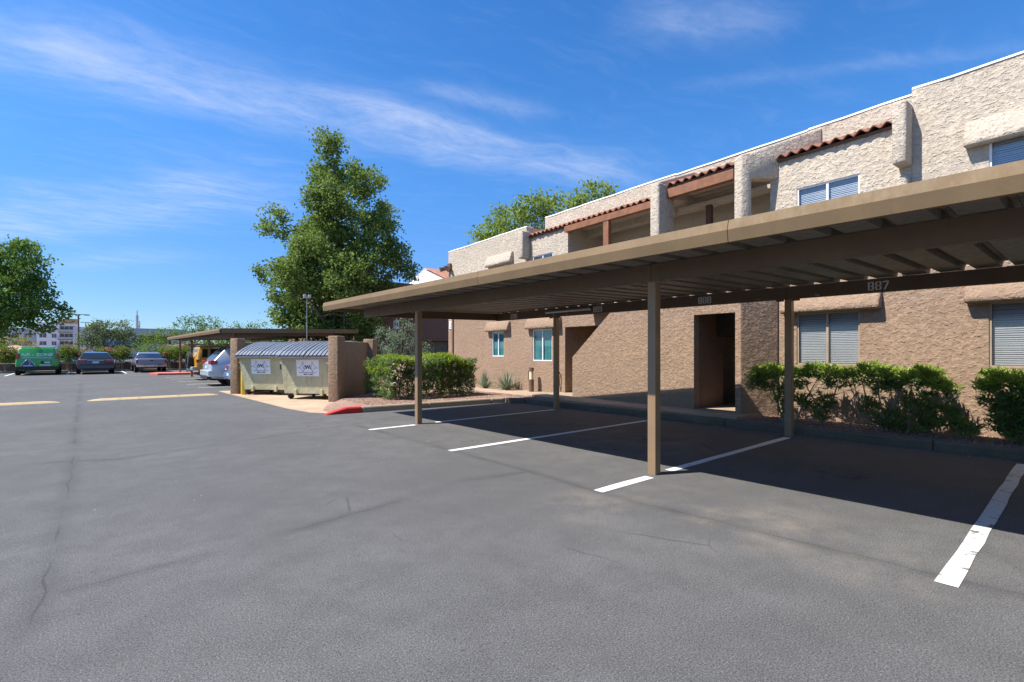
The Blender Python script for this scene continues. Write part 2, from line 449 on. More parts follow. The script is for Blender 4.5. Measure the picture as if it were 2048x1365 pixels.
M['teal'] = plain('teal_vertical_blind', (.15, .52, .47), .7, var=.1)
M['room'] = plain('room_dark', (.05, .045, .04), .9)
M['sign_white'] = plain('sign_white', (.80, .80, .80), .5, var=.04)
M['ink'] = plain('sign_ink', (.03, .03, .045), .5, var=.05)
M['blue_ink'] = plain('sign_blue', (.05, .08, .2), .5, var=.05)
def rusty(name, col, rust):
    m, t, b = newmat(name, col, .6, 0, .3)
    p = t.pos(); st = t.noise(t.v('MULTIPLY', p, (4.0, 4.0, .5)), 2.6, 6.0, .7)
    c = t.mix(t.ss(t.noise(p, 1.6, 5.0, .65), .3, .7), scaled(col, .84), scaled(col, 1.1))
    c = t.mix(t.ss(st, .50, .72, 0, .55), c, scaled(col, .55))
    c = t.mix(t.ss(t.noise(p, 7.0, 6.0, .75), .63, .70, 0, .8), c, rust)
    t.put(b.inputs['Base Color'], c)
    t.put(b.inputs['Normal'], t.bump(t.noise(p, 3.5, 3.0), .8, .03))
    return m
M['dump'] = rusty('dumpster_cream_paint', (.47, .44, .27), (.17, .10, .055))
M['dump_lip'] = metalpaint('dumpster_lip_paint', (.40, .33, .20), .6, .5)
M['lid'] = plain('lid_plastic', (.135, .155, .185), .42, var=.12, vscale=5)
M['rubber'] = plain('rubber', (.022, .022, .022), .8, var=.2)
M['rust'] = plain('rusty_steel', (.12, .085, .06), .7, var=.3, vscale=12)
M['yellow_post'] = metalpaint('yellow_bollard_paint', (.72, .47, .04), .5, .3)
M['galv'] = plain('galvanised_steel', (.45, .46, .47), .45, .7, var=.12)
M['plastic_white'] = plain('white_plastic', (.75, .75, .73), .4, var=.04)
M['bronze'] = metalpaint('bronze_metal', (.16, .10, .075), .5)
M['lamp_lens'] = plain('lamp_lens', (.80, .72, .48), .35, var=.05)
M['bark'] = plain('bark', (.13, .10, .075), .95, var=.35, vscale=9, bumps=.02, bscale=18)
M['bark_light'] = plain('light_bark', (.26, .21, .16), .95, var=.3, vscale=9, bumps=.01, bscale=18)
M['leaf_big'] = leafmat('leaf_evergreen', (.075, .125, .030), (.255, .345, .088), .32, .42)
M['leaf_left'] = leafmat('leaf_broad', (.052, .115, .022), (.175, .28, .06), .3, .48)
M['leaf_back'] = leafmat('leaf_pale', (.15, .21, .04), (.28, .36, .08), .42)
M['leaf_mesq'] = leafmat('leaf_mesquite', (.09, .13, .05), (.20, .24, .11), .35)
M['leaf_bright'] = leafmat('leaf_bright', (.08, .15, .02), (.21, .30, .05), .35)
M['leaf_yellow'] = leafmat('leaf_yellow', (.20, .20, .03), (.36, .33, .08), .35)
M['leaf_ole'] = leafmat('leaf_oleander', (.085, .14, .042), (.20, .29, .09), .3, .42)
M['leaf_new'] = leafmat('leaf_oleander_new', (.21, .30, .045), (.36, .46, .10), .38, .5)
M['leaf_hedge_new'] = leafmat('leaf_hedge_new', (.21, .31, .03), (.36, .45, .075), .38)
M['leaf_grey'] = leafmat('leaf_greygreen', (.13, .19, .12), (.26, .33, .22), .25)
M['leaf_agave'] = plain('agave_leaf', (.21, .27, .18), .6, var=.25, vscale=8)
M['petal'] = leafmat('petal_pink', (.66, .45, .42), (.80, .66, .60), .3)
M['petal_red'] = leafmat('petal_red', (.45, .10, .12), (.6, .22, .22), .3)
M['dryleaf'] = leafmat('dry_leaf', (.30, .20, .11), (.55, .48, .38), .1)
M['tyre'] = plain('tyre', (.02, .02, .02), .85, var=.2)
M['rim'] = plain('alloy_rim', (.48, .49, .5), .35, .8, var=.1)
M['rim_dark'] = plain('dark_rim', (.10, .10, .11), .45, .6, var=.1)
M['car_glass'] = plain('car_glass', (.018, .022, .026), .06, 0, var=.1, spec=.8)
M['black_trim'] = plain('black_trim', (.02, .02, .022), .5, var=.1)
M['chrome'] = plain('chrome', (.7, .7, .7), .15, 1.0, var=.03)
M['tail'] = plain('tail_lamp', (.42, .015, .012), .15, 0, var=.1, spec=.8)
M['amber'] = plain('amber_lamp', (.75, .22, .02), .2, 0, var=.1)
M['clear_lamp'] = plain('clear_lamp', (.72, .73, .74), .15, 0, var=.05, spec=.8)
M['plate'] = plain('number_plate', (.62, .66, .74), .5, var=.05)
M['p_green'] = carpaint('paint_green', (.04, .36, .06), .35, .0)
M['p_silver'] = carpaint('paint_silver', (.58, .62, .66))
M['p_white'] = carpaint('paint_white', (.72, .73, .74), .3, 0)
M['p_navy'] = carpaint('paint_navy', (.032, .042, .068))
M['p_grey'] = carpaint('paint_grey', (.26, .28, .33))
M['p_yellow'] = carpaint('paint_yellow', (.60, .29, .015), .3, 0)
M['p_blue'] = carpaint('paint_blue', (.14, .21, .34))
M['p_teal'] = carpaint('paint_teal', (.20, .38, .42))
M['apt_wall'] = plain('apartment_render', (.62, .63, .68), .85, var=.05, vscale=.4)
M['apt_grey'] = plain('apartment_grey_render', (.34, .35, .40), .85, var=.05, vscale=.4)
M['store_wall'] = plain('store_wall', (.62, .60, .62), .85, var=.06, vscale=.4)
M['store_grey'] = plain('store_grey_wall', (.36, .38, .42), .85, var=.06, vscale=.4)
M['far_glass'] = plain('far_window', (.06, .075, .10), .2, 0, var=.2)
M['far_dark'] = plain('far_opening', (.02, .022, .028), .6)
M['salmon'] = plain('salmon_roof', (.55, .30, .22), .8, var=.1)
M['orange'] = plain('orange_panel', (.62, .17, .04), .6, var=.15)
M['block_wall'] = stucco('block_wall_brown', (.16, .105, .085), .2, .008)
# ================================================================== ground
rnd = random.Random(4)
def sheet(name, poly, z, mat, parent=None):
    b = MB(); b.add([(x, y, z) for x, y in poly], [tuple(range(len(poly)))])
    return b.build(name, mat, parent)

tag(sheet('ground', [(-900, -900), (900, -900), (900, 900), (-900, 900)], -0.03, M['dirt']), kind='structure')
lot = tag(sheet('parking_lot', [(-45, -30), (60, -30), (60, 47.25), (-45, 47.25)], 0.0, M['asphalt']), kind='structure')
tag(sheet('neighbour_parking_lot', [(-70, 60), (70, 60), (70, 118), (-70, 118)], -0.01, M['asphalt']), kind='structure')

def strip(name, x0, x1, y0, y1, mat, z=.004):
    n = max(2, int(max(x1 - x0, y1 - y0) / .35)); b = MB(); vs = []; fs = []
    for i in range(n + 1):
        k = i / n; j = rnd.uniform(-.006, .006); q = rnd.uniform(-.006, .006)
        if x1 - x0 > y1 - y0: vs += [(x0 + (x1 - x0) * k, y0 + j, z), (x0 + (x1 - x0) * k, y1 + q, z)]
        else: vs += [(x0 + j, y0 + (y1 - y0) * k, z), (x1 + q, y0 + (y1 - y0) * k, z)]
    fs = [(2 * i, 2 * i + 2, 2 * i + 3, 2 * i + 1) for i in range(n)]
    b.add(vs, fs); return b.build(name, mat, lot)
for yy in (-4.76, -2.09, .58): strip('stall_line', 3.94, 8.9, yy - .054, yy + .054, M['line_worn'])
strip('stall_line', 3.93, 4.82, 3.19, 3.31, M['line']); strip('stall_line', 5.25, 8.78, 3.22, 3.33, M['line'])
strip('stall_line', 3.95, 8.75, 5.90, 6.01, M['line'])
strip('stall_line', 3.92, 4.86, 8.46, 8.57, M['line']); strip('stall_line', 5.35, 8.72, 8.52, 8.63, M['line'])
for yy in (23.0, 25.67, 28.35, 31.0, 33.7, 36.4): strip('stall_line', 3.45, 8.6, yy - .05, yy + .05, M['line'])
for xx in (-6.1, -3.45, -.72, 2.2): strip('stall_line', xx - .05, xx + .05, 41.6, 46.9, M['line'])

# speed humps
def hump(x0, x1, y, ramp):
    prof = [(-.17, 0), (-.12, .03), (-.05, .05), (.05, .05), (.12, .03), (.17, 0)]
    st = [(x0, .05), (x0 + .12, .6), (x0 + .3, 1), (x1 - .3, 1), (x1 - .12, .6), (x1, .05)]
    b = MB(); vs = []; n = len(prof)
    for x, k in st: vs += [(x, y + a * (.5 + .5 * k), .001 + h * k) for a, h in prof]
    fs = [(i * n + j, (i + 1) * n + j, (i + 1) * n + j + 1, i * n + j + 1) for i in range(len(st) - 1) for j in range(n - 1)]
    b.add(vs, fs); return b.build('speed_hump', M['yellow_bump'], None, smooth=40)
tag(hump(.1, 3.4, 18.85, 0), 'faded yellow speed hump ending near the dumpster pad', 'speed hump', 'speed humps across the drive')
tag(hump(-4.4, -.48, 18.85, 0), 'faded yellow speed hump cut off by the left picture edge', 'speed hump', 'speed humps across the drive')

# raised gravel beds, walk and pad
bed = [(9.33, -10), (9.33, 10.3), (8.95, 10.86), (4.92, 11.2), (5.1, 12.3), (5.45, 13.55), (7.05, 15.05), (7.45, 20.2), (9.6, 20.3), (9.6, 44), (40, 44), (40, -10)]
tag(MB().prism(bed, -.06, .11).build('gravel_bed', M['gravel']), kind='structure')
w_ = MB(); w_.add([(4.3, 11.25, .013), (4.35, 12.0, .013), (4.9, 13.2, .013), (5.46, 13.56, .113), (5.11, 12.3, .113), (4.93, 11.19, .113)], [(0, 1, 2, 3, 4, 5)])
w_.f = []; w_.f = [(0, 1, 4, 5), (1, 2, 3, 4)]
tag(w_.build('gravel_slope', M['gravel']), kind='structure')
pad = tag(MB().prism([(3.70, 20.4), (3.85, 13.0), (4.0, 11.75), (4.32, 11.3), (5.3, 13.5), (7.0, 15.1), (7.4, 20.1), (5.6, 20.4)], -.06, .011).build('dumpster_pad', M['pad']), kind='structure')
sw = tag(empty('sidewalk'), kind='structure')
def slab(poly, z=.165): MB().prism(poly, -.02, z).build('slab', M['walk'], sw, bevel=.008, seg=1)
yy = [4.42, 6.0, 7.55, 9.1]
for i in range(3): slab([(9.44, yy[i] + .006), (12.2, yy[i] + .006), (12.2, yy[i + 1] - .006), (9.44, yy[i + 1] - .006)])
slab([(9.75, 9.106), (12.4, 9.106), (12.4, 10.9), (9.95, 10.9)])
slab([(9.96, 10.912), (12.4, 10.912), (11.35, 12.6), (10.05, 12.6)], .122)
slab([(10.05, 12.612), (11.3, 12.612), (10.9, 14.6), (9.75, 14.3)], .122)
slab([(9.74, 14.312), (10.9, 14.612), (10.5, 17.5), (9.0, 17.2)], .122)

kerb = tag(empty('kerb'), kind='structure')
def kerb_piece(p0, p1, mat, wd=.15, h=.135, nose0=0.0):
    """a kerb stone from p0 to p1, its back to the left of the direction of travel"""
    p0 = Vector((*p0, 0)); p1 = Vector((*p1, 0)); d = (p1 - p0); L = d.length; d.normalize(); nrm = Vector((-d.y, d.x, 0))
    prof = [(0, -.06), (0, h - .03), (.02, h), (wd, h), (wd, -.06)]
    b = MB(); vs = []; st = [(0.006, 1.0), (L - .006, 1.0)]
    if nose0: st = [(0.0, .12), (nose0 * .5, .6), (nose0, 1.0), (L - .006, 1.0)]
    for s, k in st:
        for a, z in prof: vs.append(p0 + d * s + nrm * a + Vector((0, 0, z * k if z > 0 else z)))
    n = len(prof)
    fs = [(i * n + j, (i + 1) * n + j, (i + 1) * n + (j + 1) % n, i * n + (j + 1) % n) for i in range(len(st) - 1) for j in range(n)]
    fs += [tuple(range(n)), tuple(range(len(vs) - 1, len(vs) - n - 1, -1))]
    b.add(vs, fs); return b.build('kerb_stone', mat, kerb, bevel=.006, seg=1)
ys = [10.15, 7.6, 4.55, 1.5, -1.55, -4.6, -8]
for i in range(len(ys) - 1): kerb_piece((9.2, ys[i]), (9.2, ys[i + 1]), M['kerb_shaded'])
kerb_piece((8.9, 10.62), (9.2, 10.16), M['kerb_shaded'])
kerb_piece((8.5, 10.75), (8.89, 10.63), M['concrete'])
kerb_piece((6.62, 10.9), (8.49, 10.755), M['concrete'])
kerb_piece((4.93, 11.05), (6.61, 10.905), M['concrete'])
kerb_piece((4.12, 11.13), (4.92, 11.055), M['red_paint'], .17, .14, .45)
for i in range(8): kerb_piece((-28 + i * 5, 47.2), (-23 + i * 5, 47.2), M['concrete'])
# red kerbed island at the end of the far carport
isl = [(3.1, 37.9), (3.45, 36.9), (4.3, 36.7), (8.6, 36.9), (8.6, 38.9), (3.6, 38.9)]
tag(MB().prism(isl, -.05, .13).build('kerb_island', M['red_faded'], None, bevel=.02), kind='structure')

# loose stones on the gravel
def pebbles(name, poly_fn, n, seed):
    r = np.random.default_rng(seed); base = np.array([(1, 0, 0), (-.6, .8, 0), (-.6, -.8, 0), (0, 0, .8)]); V = []; F = []
    for i in range(n):
        x, y, z = poly_fn(r); s = r.uniform(.010, .026); a = r.uniform(0, 6.28); c, q = math.cos(a), math.sin(a)
        o = len(V)
        for bx, by, bz in base * s: V.append((x + bx * c - by * q, y + bx * q + by * c, z + bz))
        F += [(o, o + 1, o + 3), (o + 1, o + 2, o + 3), (o + 2, o, o + 3)]
    b = MB(); b.v = V; b.f = F
    o = b.build(name, M['gravel']); tag(o, 'loose pinkish granite gravel spread over the planting beds', 'gravel', kind='stuff')
def peb(r):
    k = r.random()
    if k < .45: return r.uniform(9.38, 10.5), r.uniform(-.5, 4.35), .109
    if k < .85: return r.uniform(5.3, 9.9), r.uniform(11.25, 13.4), .109
    return r.uniform(9.45, 9.95), r.uniform(8.9, 12.5), .109
pebbles('gravel', peb, 9000, 3)
def litter():
    r = np.random.default_rng(8); b = MB()
    for i in range(760):
        zb = .004
        if i >= 420: x, y, zb = (r.uniform(9.4, 10.4), r.uniform(-.4, 4.3), .114) if i % 3 else (r.uniform(5.6, 9.6), r.uniform(11.3, 13.2), .114)
        elif i < 200: x, y = r.uniform(-3, 9), r.uniform(4.5, 24)
        else: x, y = 9.12 - abs(r.normal()) * .12, r.uniform(-1, 10)
        s_ = r.uniform(.006, .017) if i % 9 else r.uniform(.016, .024); a = r.uniform(0, 6.28); c, q = math.cos(a), math.sin(a); z = zb
        if i >= 420: s_ = r.uniform(.02, .045)
        pts = [(s_, 0, 0), (0, s_ * .5, s_ * .25), (-s_, 0, .0), (0, -s_ * .5, s_ * .3)]
        b.add([(x + u * c - v * q, y + u * q + v * c, z + w2) for u, v, w2 in pts], [(0, 1, 2, 3)])
    tag(b.build('litter_debris', M['dryleaf']), 'dry leaf bits and grit strewn over the asphalt', 'debris', kind='stuff')
litter()

# ================================================================== carports
def trough(p, w2, h, t):      # open sheet-metal pan as a closed thin profile
    return [(p, h), (p + .045, h), (p + .06, t), (p + w2 - .06, t), (p + w2 - .045, h), (p + w2, h),
            (p + w2, h - t), (p + w2 - .045 + t, h - t), (p + w2 - .06 + t, 0), (p + .06 - t, 0), (p + .045 - t, h - t), (p, h - t)]
GLY = {'B': [(0, 0, .17, 1), (.25, 0, .55, .14), (.25, .43, .5, .57), (.25, .86, .55, 1), (.43, .14, .6, .45), (.43, .55, .6, .86)],
       '8': [(.0, .06, .17, .46), (.0, .54, .17, .94), (.43, .06, .6, .46), (.43, .54, .6, .94), (.06, 0, .27, .14), (.33, 0, .54, .14), (.1, .43, .27, .57), (.33, .43, .5, .57), (.06, .86, .27, 1), (.33, .86, .54, 1)],
       '9': [(.43, .06, .6, .94), (.0, .54, .17, .94), (.06, 0, .4, .14), (.1, .43, .4, .57), (.06, .86, .27, 1), (.33, .86, .54, 1), (0, .1, .17, .25)],
       '0': [(.0, .08, .17, .92), (.43, .08, .6, .92), (.06, 0, .27, .14), (.33, 0, .54, .14), (.06, .86, .27, 1), (.33, .86, .54, 1)],
       '7': [(0, .84, .6, 1)]}
def stencil(txt, loc, size, parent):
    """stencilled stall number facing -X"""
    for k, ch in enumerate(txt):
        b = MB()
        for x0, y0, x1, y1 in GLY[ch]: b.box(x0 * size + .0, x1 * size, y0 * size, y1 * size, 0, .002)
        if ch == '7': b.prism([(.42 * size, .78 * size), (.6 * size, .78 * size), (.26 * size, 0), (.08 * size, 0)], 0, .002)
        b.build('stencil_digit', M['stencil'], parent, loc=(loc[0], loc[1] - k * size * .72, loc[2]), rot=(R(90), 0, R(-90)))

def carport(name, label, x0, x1, y0, y1, zf, zb, beams, posts, pitch, seams, end_beam=None, far=False):
    """roof from x0 (fascia side) to x1, from y0 to y1; zf/zb underside height of the deck at front and back"""
    root = tag(empty(name, (x0, y1, 0)), label, 'carport', 'covered parking roofs')
    root.location = (0, 0, 0)
    sl = (zb - zf) / (x1 - x0); ang = math.atan(sl)
    n = int(round((y1 - y0 - .06) / pitch)); pw = (y1 - y0 - .06) / n
    me = MB().prism(trough(0, pw - .004, .075, .004), 0, (x1 - x0 - .05) / math.cos(ang), 'x').mesh('roof_panel')
    for i in range(n):
        link('roof_panel', me, M['cp_deck'], root, (x0 + .04, y0 + .03 + i * pw, zf + .04 * sl), (0, -ang, 0))
    MB().prism([(x0 + .05, zf + .078), (x1 - .012, zb + .078), (x1 - .012, zb + .086), (x0 + .05, zf + .086)], y0 + .03, y1 - .03, 'y').build('roof_skin', M['cp_deck'], root)  # added cover sheet, stops sunlight leaking between the panels
    # folded fascia in lengths
    fp = [(.06, .195), (-.005, .185), (-.03, .10), (-.012, .0), (.035, .0), (.035, .012), (.0, .012), (-.016, .10), (.008, .173), (.06, .183)]
    cuts = [y0] + list(seams) + [y1]
    for a, b_ in zip(cuts[:-1], cuts[1:]):
        MB().prism([(x0 + u, zf - .07 + v) for u, v in fp], a + (.003 if a != y0 else 0), b_ - (.003 if b_ != y1 else 0), 'y').build('fascia', M['cp_tan'], root)
    for yy, s in ((y1, 1), (y0, -1)):
        q = [(x0 + .062, zf - .07), (x1, zb - .07), (x1, zb + .11), (x0 + .062, zf + .113)]
        MB().prism(q, yy, yy + .02 * s, 'y').build('end_fascia', M['cp_tan'], root)
    MB().prism([(x1 - .01 + u, zb - .0 + v) for u, v in ((0, .085), (.02, .085), (.02, .105), (0, .105))], y0, y1, 'y').build('rear_trim', M['cp_tan'], root)
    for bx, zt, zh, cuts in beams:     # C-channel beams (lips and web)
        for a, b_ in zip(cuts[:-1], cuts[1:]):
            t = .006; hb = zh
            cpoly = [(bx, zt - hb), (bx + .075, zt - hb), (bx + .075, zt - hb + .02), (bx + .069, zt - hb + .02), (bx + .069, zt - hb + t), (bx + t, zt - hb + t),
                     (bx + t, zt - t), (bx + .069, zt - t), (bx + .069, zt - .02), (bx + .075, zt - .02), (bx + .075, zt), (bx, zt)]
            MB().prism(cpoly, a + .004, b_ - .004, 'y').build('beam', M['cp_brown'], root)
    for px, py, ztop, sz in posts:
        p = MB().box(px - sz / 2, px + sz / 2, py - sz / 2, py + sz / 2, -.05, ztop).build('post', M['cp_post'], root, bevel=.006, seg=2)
        if not far:
            MB().box(px - sz / 2 - .006, px - sz / 2 + .004, py - sz / 2 - .13, py - sz / 2 - .006, ztop - .22, ztop - .03).build('splice_plate', M['bracket'], root)
            MB().box(px - sz / 2 - .006, px - sz / 2 + .004, py + sz / 2 + .006, py + sz / 2 + .13, ztop - .22, ztop - .03).build('splice_plate', M['bracket'], root)
            for dy in (-.09, .09 + 0):
                for dz in (-.06, -.18):
                    yb = py + (sz / 2 + .07) * (1 if dy > 0 else -1)
                    MB().tube((px - sz / 2 - .018, yb, ztop + dz - .01), (px - sz / 2, yb, ztop + dz - .01), .012, n=6).build('bolt', M['bracket'], root)
    if end_beam:
        bx0, bx1, yb, za, zb_ = end_beam
        MB().prism([(bx0, za - .18), (bx1, zb_ - .19), (bx1, zb_), (bx0, za)], yb - .04, yb + .035, 'y').build('end_beam', M['cp_brown'], root)
    return root

cp1 = carport('carport', 'tan steel carport nearest the camera with stencilled stall numbers on its rear beam',
              4.12, 8.98, -6.6, 11.30, 2.395, 2.50,
              [(4.93, 2.405, .20, [-6.4, -2.0, 3.3, 8.60, 10.98]), (8.86, 2.485, .205, [-6.4, -2.0, 3.33, 8.75, 11.0])],
              [(4.99, 3.3, 2.40, .105), (4.99, 8.62, 2.40, .105), (4.99, -2.0, 2.40, .105), (8.985, 3.33, 2.47, .11), (8.975, 8.75, 2.47, .11), (8.985, -2.0, 2.47, .11)],
              .365, [-2.4, 2.0, 5.5], (5.005, 8.85, 10.96, 2.40, 2.48))
for txt, yy in (('B87', 2.19), ('B88', 4.89), ('B89', 7.46), ('B90', 10.36)): stencil(txt, (8.858, yy, 2.315), .125, cp1)
# wire braces at the rear posts
for py in (3.33, 8.75):
    for s in (-1, 1):
        MB().tube((8.94, py + s * .06, 2.44), (8.85, py + s * .5, 2.30), .006, n=5).build('wire', M['galv'], cp1)
# electrical conduit and junction boxes along the rear beam
MB().tube((8.845, -.5, 2.474), (8.845, 10.9, 2.478), .009, n=6).build('conduit', M['bracket'], cp1)
for yb in (8.0, 5.6): MB().box(8.82, 8.858, yb - .04, yb + .04, 2.43, 2.482).build('junction_box', M['bracket'], cp1, bevel=.005, seg=1)
# fluorescent tube fixture under the rear beam
fx = tag(empty('tube_light', (8.78, 8.2, 2.37)), 'unlit white tube light fixed under the rear carport beam', 'light fixture')
MB().box(-.04, .05, -.72, .72, .03, .075).build('housing', M['bracket'], fx, bevel=.005, seg=1)
MB().tube((0, -.68, .012), (0, .68, .012), .02, n=10).build('tube', M['plastic_white'], fx, smooth=60)
for s in (-1, 1): MB().box(-.02, .02, s * .70 - .015, s * .70 + .015, -.012, .04).build('socket', M['plastic_white'], fx)

cp2 = carport('carport', 'brown carport behind the dumpsters sheltering the yellow and silver cars',
              4.12, 9.82, 22.5, 38.6, 2.24, 2.36,
              [(4.70, 2.25, .17, [22.9, 28.4, 33.7, 38.3]), (8.9, 2.33, .18, [22.9, 28.4, 33.7, 38.3])],
              [(4.75, y_, 2.25, .10) for y_ in (23.4, 28.5, 33.7, 38.2)] + [(8.95, y_, 2.33, .10) for y_ in (23.4, 28.5, 33.7, 38.2)],
              .4, [28.2, 33.6], (4.78, 8.9, 23.0, 2.24, 2.33), far=True)
cp3 = carport('carport', 'small distant carport roof showing low beyond the yellow car', 6.7, 12.5, 51.5, 63.0, 2.0, 2.1,
              [(7.3, 2.0, .17, [52, 62.5])], [(7.35, y_, 2.0, .1) for y_ in (53, 58, 62)] + [(11.8, y_, 2.05, .1) for y_ in (53, 58, 62)], .8, [57], far=True)

# ================================================================== apartment building
BROT = R(-4.3)
bld = empty('apartment_building', (10.42, 0, 0), BROT)
tag(bld, 'two storey apartment building with offwhite upper stucco and brown ground floor', 'building')
W, B_, S_ = M['stucco_white'], M['stucco_brown'], M['stucco_shade']

def wall_open(name, p0, p1, z0, z1, q, th, holes, mat, parent=bld):
    """wall in the plane x=q facing -x, with rectangular holes (p0,p1,z0,z1) and real reveals"""
    ps = sorted({p0, p1, *[h[0] for h in holes], *[h[1] for h in holes]}); zs = sorted({z0, z1, *[h[2] for h in holes], *[h[3] for h in holes]})
    ps = [p for p in ps if p0 <= p <= p1]; zs = [z for z in zs if z0 <= z <= z1]
    vid = {}; b = MB()
    def V(x, p, z):
        k = (round(x, 4), round(p, 4), round(z, 4))
        if k not in vid: vid[k] = len(b.v); b.v.append((x, p, z))
        return vid[k]
    def solid(i, j):
        if i < 0 or j < 0 or i >= len(ps) - 1 or j >= len(zs) - 1: return False
        cp, cz = (ps[i] + ps[i + 1]) / 2, (zs[j] + zs[j + 1]) / 2
        return not any(h[0] < cp < h[1] and h[2] < cz < h[3] for h in holes)
    for i in range(len(ps) - 1):
        for j in range(len(zs) - 1):
            if not solid(i, j): continue
            a, c, e, g = ps[i], ps[i + 1], zs[j], zs[j + 1]
            b.f.append((V(q, a, e), V(q, c, e), V(q, c, g), V(q, a, g)))
            b.f.append((V(q + th, a, e), V(q + th, a, g), V(q + th, c, g), V(q + th, c, e)))
            for (ni, nj, pa, za, pb, zb) in ((i - 1, j, a, e, a, g), (i + 1, j, c, e, c, g), (i, j - 1, a, e, c, e), (i, j + 1, a, g, c, g)):
                if not solid(ni, nj): b.f.append((V(q, pa, za), V(q, pb, zb), V(q + th, pb, zb), V(q + th, pa, za)))
    return b.build(name, mat, parent)

def window(p0, p1, z0, z1, q, frame, blind, split=None, screen=False, parent=bld, label=None):
    """slider window set back in the wall: frame, two panes, blind behind"""
    r = empty('window', (0, 0, 0), parent=parent)
    if label: r['label'] = label
    d = q + .018; fw = .03
    f = MB()
    f.box(d, d + .05, p0, p1, z0, z0 + fw).box(d, d + .05, p0, p1, z1 - fw, z1)
    f.box(d, d + .05, p0, p0 + fw, z0 + fw, z1 - fw).box(d, d + .05, p1 - fw, p1, z0 + fw, z1 - fw)
    f.build('frame', M[frame], r)
    m_ = (p0 + p1) / 2
    MB().box(d + .006, d + .05, m_ - .02, m_ + .02, z0 + fw, z1 - fw).build('mullion', M[frame], r)
    g = 'glass_dark' if screen else 'glass'
    MB().box(d + .02, d + .025, p0 + fw, m_ - .02, z0 + fw, z1 - fw).build('pane', M[g], r)
    MB().box(d + .03, d + .035, m_ + .02, p1 - fw, z0 + fw, z1 - fw).build('pane', M[g], r)
    b = MB()
    if blind == 'h':
        n = int((z1 - z0) / .032)
        for i in range(n):
            z = z0 + .01 + i * .032 + rnd.uniform(-.0025, .0025)
            b.add([(d + .055, p0 + .02, z), (d + .055, p1 - .02, z), (d + .066, p1 - .02, z + .029), (d + .066, p0 + .02, z + .029),
                   (d + .058, p0 + .02, z), (d + .058, p1 - .02, z), (d + .069, p1 - .02, z + .029), (d + .069, p0 + .02, z + .029)],
                  [(0, 1, 2, 3), (4, 7, 6, 5), (0, 4, 5, 1), (3, 2, 6, 7)])
        tag(b.build('blind', M['blind'], r), kind='stuff')
    else:
        n = int((p1 - p0) / .075)
        for i in range(n):
            p = p0 + .02 + i * (p1 - p0 - .04) / n
            b.add([(d + .055, p, z0 + .01), (d + .068, p + .085, z0 + .01), (d + .068, p + .085, z1 - .01), (d + .055, p, z1 - .01)], [(0, 1, 2, 3)])
        tag(b.build('blind', M['teal' if blind == 't' else 'blind'], r), kind='stuff')
    MB().box(d + .16, d + .17, p0 - .1, p1 + .1, z0 - .1, z1 + .1).build('room_back', M['room'], r)
    return r

def canopy(p0, p1, z0, mat, h=.34, q=0.0, out=.18):
    prof = [(q + .02, z0), (q - out + .03, z0 - .01), (q - out, z0 + .05), (q - out + .03, z0 + .16), (q - .07, z0 + h - .02), (q + .02, z0 + h)]
    b = MB().prism(prof, p0, p1, 'y')
    me = b.mesh('window_canopy', .045, 3, 50)
    return link('window_canopy', me, mat, bld)

ZM = 2.75
# ground floor
lw = [(-3.6, -2.5, 1.16, 2.16), (-.15, 1.05, 1.17, 2.165), (2.76, 3.84, 1.16, 2.16)]
wall_open('wall', -6.0, 4.22, -.05, ZM, 0.0, .22, lw, B_)
for a in lw: window(*a, 0.0, 'tan_frame', 'h', screen=True)
lw2 = [(11.2, 12.18, 1.12, 2.15), (13.82, 14.58, 1.25, 2.15)]
wall_open('wall', 10.59, 17.87, -.05, ZM, 0.0, .22, lw2, B_)
for a in lw2: window(*a, 0.0, 'white_frame', 't')
MB().box(0, .22, 6.9, 10.585, 2.17, ZM).build('lintel', B_, bld)
MB().box(.22, 1.75, 10.60, 10.80, -.05, ZM).build('return_wall', B_, bld)
MB().box(1.75, 1.95, 4.4, 10.80, -.05, ZM).build('back_wall', B_, bld)
canopy(2.42, 4.10, 2.17, B_, .34); canopy(-.45, 1.31, 2.165, B_, .34); canopy(-3.9, -2.2, 2.165, B_, .34)
canopy(10.75, 12.42, 2.165, B_, .36); canopy(13.42, 14.86, 2.165, B_, .36)
# stair wall with the passage door, and the slanting return at its near end
sp = [(9.52, -.05), (9.52, 1.26), (7.05, 3.3), (4.6, 3.3), (4.6, -.05), (4.72, -.05), (4.72, 2.215), (5.67, 2.215), (5.67, -.05)]
MB().prism(sp, -.7, -.5, 'x').build('stair_wall', B_, bld)
MB().prism([(-.7, 4.597), (-.02, 4.185), (.10, 4.45), (-.49, 4.80)], -.05, 3.297).build('return_wall', B_, bld, bevel=.02)
MB().box(-.49, .5, 5.69, 5.87, -.05, 2.4).build('passage_wall', M['stucco_dark'], bld)  # darker stucco puts the passage's shade into the wall colour
MB().prism([(9.4, .1), (9.4, .3), (6.2, 2.66), (6.2, 2.4)], -.48, .5, 'x').build('stair_flight', B_, bld)
MB().prism([(4.9, 2.25), (5.65, 2.25), (5.65, 1.75)], .2, 1.7, 'x').build('stair_soffit', M['room'], bld)
